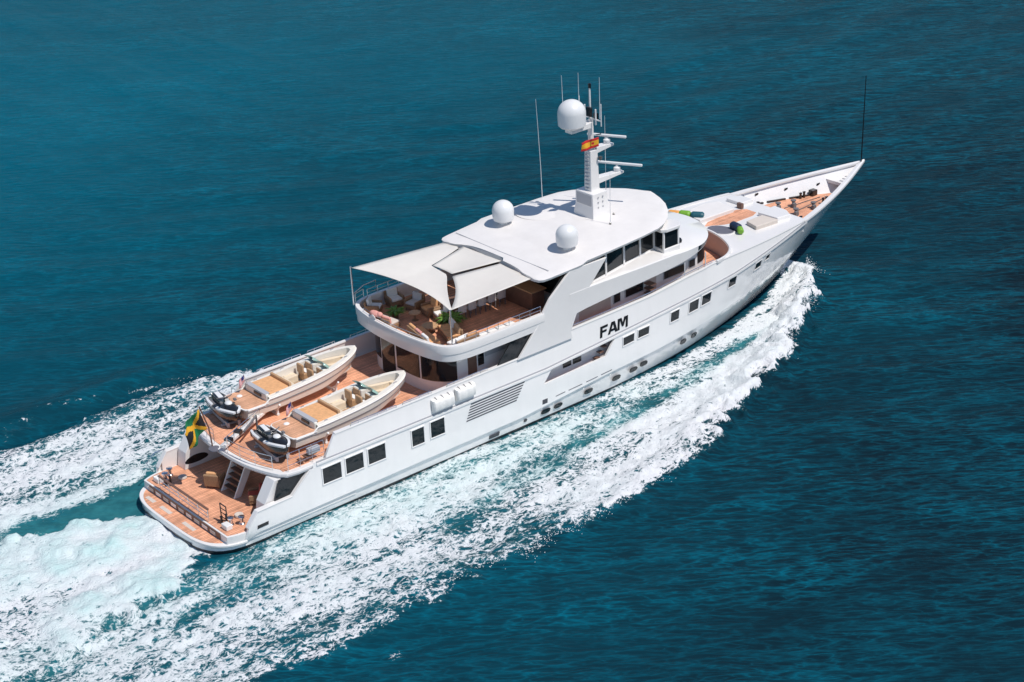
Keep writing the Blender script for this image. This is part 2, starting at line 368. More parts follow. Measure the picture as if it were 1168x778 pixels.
# thick quarter walls either side of the cockpit, a dark oval opening in each
for sg in (-1, 1):
    mb = MB(); mb.polyxz([(2.55,.95),(6.2,.95),(6.2,2.99),(3.4,2.99),(2.7,1.9)], sg*3.35, sg*4.12); qw = obj('quarter_wall', mb, WHITE, md, bevel=.03)
    mb = MB(); pts = [(3.3+0.70*math.cos(t), 1.34+.30*math.sin(t)*(1.0 if math.sin(t) > 0 else .5)) for t in [2*math.pi*k/24 for k in range(24)]]
    mb.polyxz(pts, sg*3.34, sg*3.38); obj('oval_window', mb, BLACK, qw)
mb = MB(); mb.polyxz([(3.2,1.98),(4.12,2.0),(5.35,3.02),(3.55,3.0)], -4.28, -4.22); obj('dark_side_panel', mb, GLASS, md)  # dark panel filling the side opening under the overhang
mb = MB(); mb.polyxz([(3.2,1.98),(4.12,2.0),(5.35,3.02),(3.55,3.0)], 4.22, 4.28); obj('dark_side_panel', mb, GLASS, md)
# aft bulkhead of the main saloon
mb = MB(); mb.box(5.6, 5.75, -3.4, 3.4, 0.95, 2.99); bk = obj('aft_bulkhead', mb, WHITE, yacht)
for y0, y1 in ((-2.9, -1.5), (1.6, 2.9)):
    mb = MB(); mb.box(5.57, 5.6, y0, y1, 1.0, 2.9); obj('door', mb, GLASS, bk)
# stairs up to the boat deck
stair = thing_part('stair', yacht)
for y in (-1.05, 0.15):
    st = MB(); st.add([(2.75,y-.04,.95),(3.15,y-.04,.95),(4.35,y-.04,3.0),(3.85,y-.04,3.0),(2.75,y+.04,.95),(3.15,y+.04,.95),(4.35,y+.04,3.0),(3.85,y+.04,3.0)],
           [(0,1,2,3),(7,6,5,4),(0,4,5,1),(1,5,6,2),(2,6,7,3),(3,7,4,0)])
    obj('stringer', st, WHITE, stair)
for k in range(7):
    mb = MB(); mb.box(2.92+.165*k, 3.2+.165*k, -1.01, .11, 1.2+.27*k, 1.25+.27*k); obj('step', mb, WALNUT, stair)
# mooring gear: capstans, bitts, lockers both quarters, rail
def rail(parent, pts, h, n_mid=1, step=1.0, r=0.018, base=0.0, name='railing', mats=None):
    """stanchions + top rail + mid rails over a base polyline of (x,y,z)."""
    P = [Vector(p) for p in pts]; mb = MB()
    for k in range(n_mid+1):
        hh = h*(k+1)/(n_mid+1); mb.tube([p+Vector((0,0,hh)) for p in P], r if k == n_mid else r*.7, 5)
    acc = 0.0
    L = [0.0]
    for i in range(1, len(P)): L.append(L[-1]+(P[i]-P[i-1]).length)
    n = max(1, round(L[-1]/step))
    for k in range(n+1):
        d = L[-1]*k/n; i = max(1, min(len(P)-1, next((q for q in range(1, len(P)) if L[q] >= d-1e-6), len(P)-1)))
        f = (d-L[i-1])/max(L[i]-L[i-1], 1e-6); p = P[i-1].lerp(P[i], f)
        mb.tube([p, p+Vector((0,0,h))], r*.9, 5)
    return obj(name, mb, mats or STEEL, parent, smooth=True)
rail(md, [(0.62, 2.6, 0.95), (0.62, -2.1, 0.95)], 0.70, 2, 0.95, r=0.028)
mb = MB(); mb.box(.56, .68, -2.15, 2.65, 1.65, 1.70); obj('rail_cap', mb, WALNUT, md)
rail(md, [(1.15, -2.45, 0.95), (1.15, -3.0, 0.95)], 1.0, 3, 0.55, r=0.035, mats=BLACK)
for sg in (-1, 1):
    for x, y in ((1.25, 3.15), (1.7, 3.45)):
        mb = MB(); mb.lathe([(.16,0),(.16,.05),(.10,.1),(.09,.32),(.17,.38),(.17,.44),(.02,.46)], (x, sg*y, .95), 14); obj('capstan', mb, STEEL, md, smooth=True)
    mb = MB(); mb.box(0.75, 1.1, sg*3.3-.25, sg*3.3+.25, .95, 1.22); obj('mooring_locker', mb, WHITE, md, bevel=.03)
    for dx in (0, .28):
        mb = MB(); mb.lathe([(.06,0),(.06,.36),(.09,.4),(.02,.43)], (1.0+dx, sg*2.7, .95), 10); obj('bitt', mb, BLACK, md, smooth=True)
    mb = MB(); mb.lathe([(.20,0),(.24,.06),(.22,.14),(.12,.15),(.02,.1)], (2.0, sg*2.7, .95), 14); obj('rope_coil', mb, COVER, md, smooth=True)
mb = MB(); mb.tube([(1.2,4.35,1.0),(1.0,4.55,1.5),(1.5,4.5,1.95),(2.1,4.4,2.0)], .03, 6); obj('grab_rail', mb, STEEL, md, smooth=True)

# ------------------------------------------------------------------ boat deck
bd_aft = [(2.95+0.75*(abs(y)/4.05)**2.6, y) for y in np.linspace(-4.05, 4.05, 25)]
def outline_bd(ins, xf):
    p = [(x+ins, y*(1-ins/4.4)) for x, y in bd_aft]
    y1 = 4.46-ins
    return [(xf, -y1+.1), (5.6, -y1+.1), (5.5, -y1), (4.6, -y1), (4.0, -y1+.12)] + p + [(4.0, y1-.12), (4.6, y1), (5.5, y1), (5.6, y1-.1), (xf, y1-.1)]
mb = MB(); mb.poly(outline_bd(0, 22.5), 3.0, 3.22); bdk = obj('boat_deck', mb, WHITE, yacht, bevel=0.03)
mb = MB(); mb.poly(outline_bd(0.32, 20), 3.22, 3.25); obj('teak_planking', mb, TEAK, bdk)
mb = MB(); mb.poly([(x-.03, y*1.004) for x, y in outline_bd(0, 5.9)], 3.06, 3.11); obj('rub_line', mb, GREYPAINT, bdk)
rail(bdk, [(x+.18, y*.95, 3.22) for x, y in bd_aft[1:24:2] if y > 1.0], 0.8, 2, 1.0)
rail(bdk, [(x+.18, y*.95, 3.22) for x, y in bd_aft[1:24:2] if y < 0.0], 0.8, 2, 1.0)
for sg in (-1, 1):
    rail(bdk, [(4.2, sg*4.22, 3.22), (6.35, sg*4.26, 3.22)], 1.0, 2, 0.7)
    for k in range(3):
        mb = MB(); mb.obox((5.15+.35*k, sg*3.95, 3.42+.09*k), (.13,0,0), (0,.2,0), (0,0,.03)); obj('step', mb, WALNUT, bdk)
    mb = MB(); mb.box(5.5, 6.2, sg*4.05-.13, sg*4.05+.13, 3.62, 3.95); obj('raft_box', mb, GREYPAINT, bdk, bevel=.04)
# bulwarks along boat deck, upper deck and foredeck
BTOP = [(6.3,3.35),(7.0,4.35),(20.4,4.36),(22.6,4.4),(22.9,4.8),(29,4.9),(32,5.17),(34.5,5.3),(36,5.28),(40,5.22),(43.4,5.2)]
for sg in (-1, 1):
    rr = []; cap = []
    for x in [6.3,6.65,7.0]+list(np.linspace(8,20,9))+[21,22,22.6,22.9]+list(np.linspace(24,43.4,30)):
        z0 = sheer(x)-0.02; z1 = max(itp(x, BTOP), z0+.04); y0 = half(x, z0)-.004; lean = 0.10*(z1-z0); y1 = y0-lean if x < 34 else half(x, z0)-lean*1.5
        rr.append([(x, sg*y0, z0),(x, sg*y1, z1),(x, sg*(y1-.14), z1),(x, sg*(y0-.14), z0)])
        if x >= 7.0: cap.append([(x, sg*(y1+.04), z1-.02),(x, sg*(y1+.02), z1+.05),(x, sg*(y1-.17), z1+.05),(x, sg*(y1-.18), z1-.02)])
    mb = MB(); mb.loft(rr); bw = obj('bulwark', mb, HULL, yacht, smooth=True)
    mb = MB(); mb.loft(cap); obj('cap_rail', mb, WHITE, bw, smooth=True)
    for a, b in ((11.3, 13.2), (14.2, 17.0), (8.0, 10.9)):
        mb = MB(); mb.tube([(a, sg*4.33, 4.4),(a+.05, sg*4.33, 4.55),(b-.05, sg*4.33, 4.55),(b, sg*4.33, 4.4)], .022, 5)
        for q in np.arange(a+.5, b, .6): mb.tube([(q, sg*4.33, 4.38),(q, sg*4.33, 4.55)], .015, 4)
        obj('bulwark_rail', mb, STEEL, bw, smooth=True)
# yacht name on both bulwarks
LET = {'F': [[(0,0),(.22,0),(.22,1),(0,1)],[(.22,.8),(.72,.8),(.72,1),(.22,1)],[(.22,.42),(.62,.42),(.62,.6),(.22,.6)]],
       'A': [[(0,0),(.22,0),(.52,1),(.30,1)],[(.70,0),(.92,0),(.62,1),(.40,1)],[(.22,.2),(.70,.2),(.66,.38),(.26,.38)]],
       'M': [[(0,0),(.2,0),(.2,1),(0,1)],[(.78,0),(.98,0),(.98,1),(.78,1)],[(.16,1),(.36,1),(.58,.22),(.42,.22)],[(.62,1),(.82,1),(.58,.22),(.42,.22)]]}
for sg in (-1, 1):
    x0 = 24.98; h = 0.64; wid = 0.78
    for i, ch in enumerate('FAM'):
        mb = MB()
        for n, q in enumerate(LET[ch]):
            o = 0.016+.003*n; vs = []
            for u, v in q:
                xx = (0,.60,1.33)[i]+u*(.78,.80,.80)[i]+v*0.10; xx = x0+xx if sg < 0 else x0+2.15-xx+0
                z = 3.64+.03*(xx-x0)+v*h; y = half(xx, sheer(xx))-.1*(z-sheer(xx))
                vs.append((xx, sg*(y+o), z))
            vs2 = [(a, b-sg*.03, c) for a, b, c in vs]
            mb.add(vs+vs2, [(0,1,2,3),(7,6,5,4),(0,4,5,1),(1,5,6,2),(2,6,7,3),(3,7,4,0)])
        obj('name_letter', mb, BLACK, yacht)

# ------------------------------------------------------------------ upper deck house
HP = [(14.38,0),(14.38,1.2),(14.48,1.9),(14.75,2.6),(15.25,3.15),(15.9,3.42),(16.6,3.45)]
def smooth_path(P, n=6):
    out = []
    for i in range(len(P)-1):
        p0 = Vector(P[max(i-1,0)]); p1 = Vector(P[i]); p2 = Vector(P[i+1]); p3 = Vector(P[min(i+2,len(P)-1)])
        for k in range(n):
            t = k/n; out.append(tuple(0.5*((2*p1)+(p2-p0)*t+(2*p0-5*p1+4*p2-p3)*t*t+(3*p1-p0-3*p2+p3)*t**3)))
    out.append(tuple(P[-1])); return out
half_aft = smooth_path(HP)
aft_curve = [(x, -y) for x, y in reversed(half_aft)]+half_aft[1:]      # from stbd side round the stern to port side
front = smooth_path([(33.6,3.45),(34.4,3.2),(35.1,2.5),(35.5,1.4),(35.65,0)], 5)
house = [(x, y) for x, y in aft_curve]+front+[(x, -y) for x, y in reversed(front[:-1])]
mb = MB(); mb.poly(house, 3.25, 5.59, 0); uh = obj('upper_house', mb, WHITE, yacht, smooth=True)
mb = MB(); mb.poly([(23.0,3.45)]+front+[(x, -y) for x, y in reversed(front[:-1])]+[(23.0,-3.45)], 5.59, 6.28); obj('upper_wall', mb, WHITE, uh)
L = [0.0]
for i in range(1, len(aft_curve)): L.append(L[-1]+math.dist(aft_curve[i], aft_curve[i-1]))
def strip(path, off, z0, z1, mb, thick=0.03, mi=0):
    r = []
    for i, p in enumerate(path):
        a = path[max(i-1,0)]; b = path[min(i+1,len(path)-1)]; d = Vector((b[0]-a[0], b[1]-a[1])).normalized(); n = Vector((-d.y, d.x))
        o = Vector(p)+n*off; q = Vector(p)+n*(off-thick)
        r.append([(o.x,o.y,z0),(o.x,o.y,z1),(q.x,q.y,z1),(q.x,q.y,z0)])
    return mb.loft(r, mi=mi)
def seg(path, test): return [p for p in path if test(p)]
dense_aft = []
for i in range(len(aft_curve)-1):
    for k in range(6):
        t = k/6; dense_aft.append((aft_curve[i][0]*(1-t)+aft_curve[i+1][0]*t, aft_curve[i][1]*(1-t)+aft_curve[i+1][1]*t))
_r = list(reversed(dense_aft))   # orient so that the left normal points outwards (aft)
sgn_off = 1
def outward(path):  # make strip normal point away from house centre (20, 0)
    a, b = path[0], path[-1]; d = Vector((b[0]-a[0], b[1]-a[1])); n = Vector((-d.y, d.x)); m = path[len(path)//2]
    return path if n.dot(Vector((m[0]-20, m[1]*0.6))) > 0 else list(reversed(path))
for y0, y1, z0, nm in ((1.72,3.3,4.0,'window'),(0.35,1.6,3.3,'door'),(-1.72,0.22,4.0,'window'),(-3.36,-1.84,4.0,'window')):
    p = outward([q for q in dense_aft if y0 <= q[1] <= y1 and q[0] < 16.4])
    mb = MB(); strip(p, 0.03, z0-.05, 5.5, mb, .06); w = obj(nm, mb, BLACK, uh)
    mb = MB(); strip(p[1:-1], 0.04, z0, 5.45, mb, .03); obj('pane', mb, GLASS, w)
for sg in (-1, 1):
    def side(nm, m, a, b, z0, z1, o=.03, parent=uh, slant=0.0):
        mb = MB(); mb.polyxz([(a, z0),(b, z0),(b+slant, z1),(a+slant, z1)], sg*(3.45+o), sg*3.40); return obj(nm, mb, m, parent, bevel=.008)
    side('door', WALNUT, 16.35, 16.95, 3.3, 5.4); side('window', GLASS, 17.05, 17.45, 4.35, 5.5)
    side('window', GREENGLASS if False else GREYPAINT, 17.55, 19.2, 4.75, 5.45, .04)
    mb = MB(); mb.polyxz([(17.66,4.36),(19.15,4.36),(20.45,5.58),(18.78,5.58)], sg*4.3, sg*4.24); obj('raked_screen', mb, GLASS, uh)
    for a, b, z0, z1 in ((23.05,23.6,5.0,5.6),(27.0,27.45,4.85,5.35),(27.9,29.25,4.93,5.42),(30.95,32.6,5.1,5.55),(33.0,33.45,5.2,5.62)):
        w = side('window', GREYPAINT, a-.06, b+.06, z0-.06, z1+.06, .03); 
        mb = MB(); mb.polyxz([(a,z0),(b,z0+.03),(b,z1+.03),(a,z1)], sg*3.5, sg*3.45); obj('pane', mb, GLASS, w)
    side('wall_panel', MAUVE, 24.35, 26.75, 4.2, 5.75, .02)
    side('door', MAUVE, 29.5, 30.3, 4.2, 5.8, .05)
    for k in range(4):
        mb = MB(); mb.box(29.3, 29.75, min(sg*3.5,sg*4.1), max(sg*3.5,sg*4.1), 4.45+.3*k, 4.5+.3*k); obj('step', mb, WALNUT, uh)
# raked front windows of the house under the brow
fr2 = [p for p in front]
for a, b in ((1, 6), (6, 11), (11, 16), (16, 20)):
    for sg in (-1, 1):
        p = outward([(x+.02, sg*y) for x, y in front[a:b+1]]) if len(front[a:b+1]) > 1 else None
        if p:
            mb = MB(); strip(p, .04, 5.25, 6.0, mb, .05); obj('front_window', mb, GLASS, uh)
# upper side decks (walkways) and Portuguese bridge floor
mb = MB(); mb.poly([(22.9,-4.3),(34.4,-4.3),(36,-3.6),(37.2,-1.8),(37.6,0),(37.2,1.8),(36,3.6),(34.4,4.3),(22.9,4.3)], 4.1, 4.2); obj('side_deck', mb, TEAK, yacht)
for sg in (-1, 1):
    mb = MB(); mb.tube([(23.2,sg*4.25,5.0),(26,sg*4.25,5.03),(29,sg*4.25,5.1),(32,sg*4.25,5.38),(34.3,sg*4.2,5.5)], .025, 5)
    for q in np.arange(24, 34.3, 1.5): mb.tube([(q, sg*4.25, 4.8),(q, sg*4.25, itp(q, [(23.2,5.0),(29,5.1),(32,5.38),(34.3,5.5)]))], .018, 4)
    obj('walkway_rail', mb, STEEL, yacht)
    for q in (31.9, 33.6):
        mb = MB(); mb.tube([(q, sg*4.2, 4.2),(q, sg*4.2, 6.2)], .035, 6); obj('deck_pillar', mb, WHITEMETAL, yacht)

# ------------------------------------------------------------------ sun deck with its bulwark
SDH = smooth_path([(13.9,0),(13.95,1.4),(14.12,2.8),(14.4,3.75),(14.95,4.25),(15.8,4.42),(17.0,4.46)], 5)
sd_aft = [(x, -y) for x, y in reversed(SDH)]+SDH[1:]
def sd_poly(ins, xf):
    cx = 18.0
    return [(xf, -4.46+ins)]+[(x+ins*max(0,(17-x)/3.1), y*(1-ins/4.46)) for x, y in sd_aft]+[(xf, 4.46-ins)]
FAS = smooth_path([(22.8,4.46),(26,4.46),(29,4.46),(31.5,4.36),(33.2,4.0),(34.5,3.4),(35.5,2.5),(36.2,1.3),(36.45,0)], 4)
mb = MB(); mb.poly(sd_poly(0.02, 22.8), 5.6, 5.74)
sd = obj('sun_deck', mb, WHITE, yacht)
mb = MB(); mb.poly(sd_poly(0.35, 22.78), 5.74, 5.76); obj('teak_planking', mb, TEAK, sd)
def sd_bulwark():
    path = [(20.95, -4.46), (19, -4.46)]+sd_aft+[(19, 4.46), (20.95, 4.46)]
    path = outward(path); r = []
    for i, p in enumerate(path):
        a = path[max(i-1,0)]; b = path[min(i+1,len(path)-1)]; d = Vector((b[0]-a[0], b[1]-a[1])).normalized(); n = Vector((-d.y, d.x)); P = Vector(p)
        def q(off, z): k = P+n*off; return (k.x, k.y, z)
        r.append([q(-.10,5.55), q(-.02,5.62), q(0,6.0), q(.03,6.02), q(.05,6.42), q(.02,6.49), q(-.2,6.49), q(-.22,6.42), q(-.22,5.7)])
    mb = MB(); mb.loft(r); return obj('sun_deck_bulwark', mb, WHITE, yacht, smooth=True)
sdb = sd_bulwark()
for sg in (-1, 1):
    rail(sdb, [(15.6, sg*4.3, 6.49),(17, sg*4.36, 6.49),(20.8, sg*4.36, 6.49)], 0.42, 1, 0.75)
rail(sdb, [(14.62, 4.05, 6.49),(15.3, 4.24, 6.49)], 0.55, 1, .5)
mb = MB(); mb.tube([(14.55,4.15,6.45),(14.7,4.25,7.0),(15.4,4.35,7.2),(16.25,4.38,7.25),(16.3,4.38,6.5)], .03, 6); obj('boarding_rail', mb, STEEL, sdb, smooth=True)
rail(sdb, [(14.0+0.05*abs(y)**1.5, y, 6.45) for y in np.linspace(-2.6, 2.8, 9)], 0.25, 0, 1.2)
# wing: big white side plates rising from the bulwark to the hardtop
for sg in (-1, 1):
    pts = [(19.0,4.36),(22.95,4.36),(22.84,4.8),(23.3,5.72),(24.3,5.84),(24.3,7.02),(25.6,8.35),(22.95,8.40),(21.4,7.2),(20.85,6.5),(20.4,5.8)]
    mb = MB(); mb.polyxz(pts, sg*4.47, sg*4.33); obj('wing_panel', mb, WHITE, yacht, bevel=.02)
# fascia round the walkway roof and the sloping brow in front of the wheelhouse
WHP = smooth_path([(23.6,4.36),(26,3.95),(28.5,3.45),(30.6,3.12),(31.6,2.75),(32.4,2.0),(32.85,1.0),(33.0,0)], 4)
def fz0(x): return itp(x, [(22.8,5.72),(26,5.95),(29,6.08),(33.5,6.3),(36.5,6.38)])
def fz1(x): return itp(x, [(22.8,7.05),(24.2,7.05),(30.8,6.95),(32.5,6.78),(34,6.6),(36.5,6.52)])
def full(P): return P+[(x, -y) for x, y in reversed(P[:-1])]
fp = full(FAS); wp = full(WHP)
n = 80
def resamp(P, n):
    L = [0.0]
    for i in range(1, len(P)): L.append(L[-1]+math.dist(P[i], P[i-1]))
    s = np.linspace(0, L[-1], n); return list(zip(np.interp(s, L, [p[0] for p in P]), np.interp(s, L, [p[1] for p in P])))
fr_, wr_ = resamp(fp, n), resamp(wp, n)
mb = MB(); mb.grid([[(min(x,33.5), 0, fz0(x)+.03), (x*1.0-.1, y*.985, fz0(x)+.02), (x, y, fz0(x)), (x+.02, y*1.005, fz1(x)-.05), (x-.02, y*.995, fz1(x)),
                     (wx*.5+x*.5, wy*.5+y*.5, fz1(x)*.5+.5*(7.02+.0*wx)+.04), (wx, wy, itp(wx, [(24,7.03),(30,7.06),(33,7.12)]))] for (x, y), (wx, wy) in zip(fr_, wr_)])
obj('brow', mb, WHITE, yacht, smooth=True, angle=40)
for sg in (-1, 1):
    pp = outward([(x+.0, sg*y) for x, y in resamp(FAS, 120) if 33.2 < x < 35.9]); r = []
    for i, p in enumerate(pp):
        a = pp[max(i-1,0)]; b2 = pp[min(i+1,len(pp)-1)]; d = Vector((b2[0]-a[0], b2[1]-a[1])).normalized(); nn = Vector((-d.y, d.x)); x = p[0]
        q = Vector(p)+nn*.03; q2 = Vector(p)-nn*.05; z1 = fz1(x)-.06; z0 = z1-(fz1(x)-fz0(x)-.14)*max(0.04, min(1, (35.9-x)/1.9))
        r.append([(q.x,q.y,z0),(q.x,q.y,z1),(q2.x,q2.y,z1),(q2.x,q2.y,z0)])
    mb = MB(); mb.loft(r); obj('brow_gap_shade', mb, GLASS, yacht)  # dark wedge painted in for the shaded gap under the brow
# wheelhouse: white base and pillars, dark glazing
wp2 = outward(resamp(full(WHP), 90))
mb = MB(); mb.poly([(x, y) for x, y in reversed(wp2)], 6.9, 8.42); wh = obj('wheelhouse', mb, GLASS, yacht)
mb = MB(); strip(wp2, .03, 6.95, 7.12, mb, .06); obj('sill', mb, WHITE, wh)
mb = MB(); strip(wp2, .03, 8.28, 8.44, mb, .06); obj('header', mb, WHITE, wh)
for sg in (-1, 1):
    for x in (25.95, 27.65, 29.15, 30.45):
        y = itp(x, [(p[0], p[1]) for p in WHP]); mb = MB(); mb.obox((x, sg*(y+.02), 7.75), (.06,0,0), (0,.05,0), (0,0,.68)); obj('mullion', mb, WHITE, wh)
    for y in (0.6, 1.7, 2.5):
        x = itp(y, [(p[1], p[0]) for p in reversed(WHP)]); mb = MB(); mb.obox((x+.02, sg*y, 7.75), (.05,0,0), (0,.06,0), (0,0,.68)); obj('mullion', mb, WHITE, wh)
    # bridge wing station
    mb = MB(); mb.box(30.45, 31.75, min(sg*3.0,sg*4.0), max(sg*3.0,sg*4.0), 6.7, 7.22); ws = obj('wing_station', mb, WHITE, yacht, bevel=.06)
    mb = MB(); mb.box(30.5, 31.65, min(sg*3.0,sg*3.92), max(sg*3.0,sg*3.92), 7.22, 8.25); obj('glazing', mb, GLASS, ws)
    for x, y in ((30.5,3.92),(31.65,3.92),(31.65,3.3)):
        mb = MB(); mb.obox((x, sg*y, 7.75), (.05,0,0), (0,.05,0), (0,0,.55)); obj('corner_post', mb, WHITE, ws)
    mb = MB(); mb.poly([(30.3,sg*3.0),(31.9,sg*3.0),(32.05,sg*3.7),(31.6,sg*4.12),(30.6,sg*4.1),(30.3,sg*3.9)], 8.25, 8.45); obj('wing_roof', mb, WHITE, ws, bevel=.04)
    mb = MB(); mb.lathe([(.02,0),(.03,.4),(.16,.42),(.18,.55),(.12,.66),(.01,.68)], (32.05, sg*3.6, 6.7), 12); obj('searchlight', mb, BLACK, ws, smooth=True)

# ------------------------------------------------------------------ hardtop
def roof_w(x): return itp(x, [(20.82,3.9),(20.9,4.2),(21.1,4.38),(21.5,4.45),(23.5,4.55),(26,4.5),(28.5,4.38),(29.8,4.22),(30.6,3.9),(31.4,3.35),(32.2,2.55),(32.8,1.75),(33.1,1.1),(33.28,.5),(33.32,0.02)])
def roof_z(x): return itp(x, [(20.8,8.40),(23.5,8.56),(23.75,8.58),(24.1,8.70),(29.5,8.84),(33.3,8.86)])
def build_roof():
    xs = [20.82,20.86,20.9,21.0,21.1,21.3,21.5,22,22.5,23,23.5,23.75,24.1,24.5]+list(np.linspace(25,29.5,10))+[29.8,30.2,30.6,31,31.4,31.8,32.2,32.5,32.8,33.0,33.1,33.2,33.28,33.32]
    rings = []
    for x in xs:
        w = roof_w(x); z = roof_z(x); r = []
        notch = 0.0
        for u in np.linspace(-1, 1, 25):
            e = max(0, (abs(u)-.9)/.1); y = u*w
            xx = x
            if x < 22: xx = x+ (22-x)*0.55*max(0, 1-(abs(y)/3.0)**4)*0.9*(1 if y > -0.9 else 0.5)
            r.append((xx, y, z+.10*(1-u*u)-.06*e*e))
        r2 = [(p[0], p[1]*.985, z-.20) for p in reversed(r)]
        rings.append(r+r2)
    mb = MB(); mb.loft(rings); return obj('hardtop', mb, ROOF, yacht, smooth=True, angle=30)
roof = build_roof()
mb = MB(); mb.loft([[(21.75+.1*abs(y)/4, y, 8.52),(21.79+.1*abs(y)/4, y, 8.52),(21.79+.1*abs(y)/4, y, 8.562-.006*abs(y)),(21.75+.1*abs(y)/4, y, 8.562-.006*abs(y))] for y in np.linspace(-3.9, 4.1, 15)]); obj('roof_seam', mb, GREYPAINT, roof)
mb = MB(); mb.lathe([(1.55,-.02),(1.55,.03),(1.5,.045),(.01,.05)], (27.0, 2.6, 8.82), 32); obj('roof_plinth', mb, ROOF, roof, smooth=True)
for y, zc, sc in ((2.75, 8.72, 1.0), (-2.7, 8.72, 1.0)):
    pr = [(.25,0),(.25,.22),(.45,.24),(.58,.30),(.62,.5),(.63,.85)]+[(.63*math.cos(a), .85+.60*math.sin(a)) for a in np.linspace(.15, 1.56, 9)]
    mb = MB(); mb.lathe(pr, (24.3, y, zc), 28); obj('satellite_dome', mb, WHITEMETAL, roof, smooth=True)
# aft wall of the covered lounge under the hardtop
mb = MB(); mb.box(23.3, 23.45, -4.3, 4.3, 5.62, 8.34); lw = obj('lounge_wall', mb, WALNUT, yacht)
for a, b in ((-3.6,-1.4),(-1.2,1.0),(1.2,3.4)):
    mb = MB(); mb.box(23.27, 23.3, a, b, 5.8, 7.9); obj('glass_door', mb, GLASS, lw)
mb = MB(); mb.box(21.7, 22.6, -2.6, 2.2, 5.76, 6.85); bar = obj('bar_counter', mb, WALNUT, yacht, bevel=.03)
mb = MB(); mb.box(21.6, 22.7, -2.7, 2.3, 6.85, 6.92); obj('counter_top', mb, TAN, bar, bevel=.02)
for sg in (-1, 1):
    mb = MB(); mb.polyxz([(20.95,6.5),(22.6,6.5),(22.9,8.2),(22.4,8.1),(21.4,7.2)], sg*4.30, sg*4.26); obj('wind_screen', mb, GLASS, yacht)
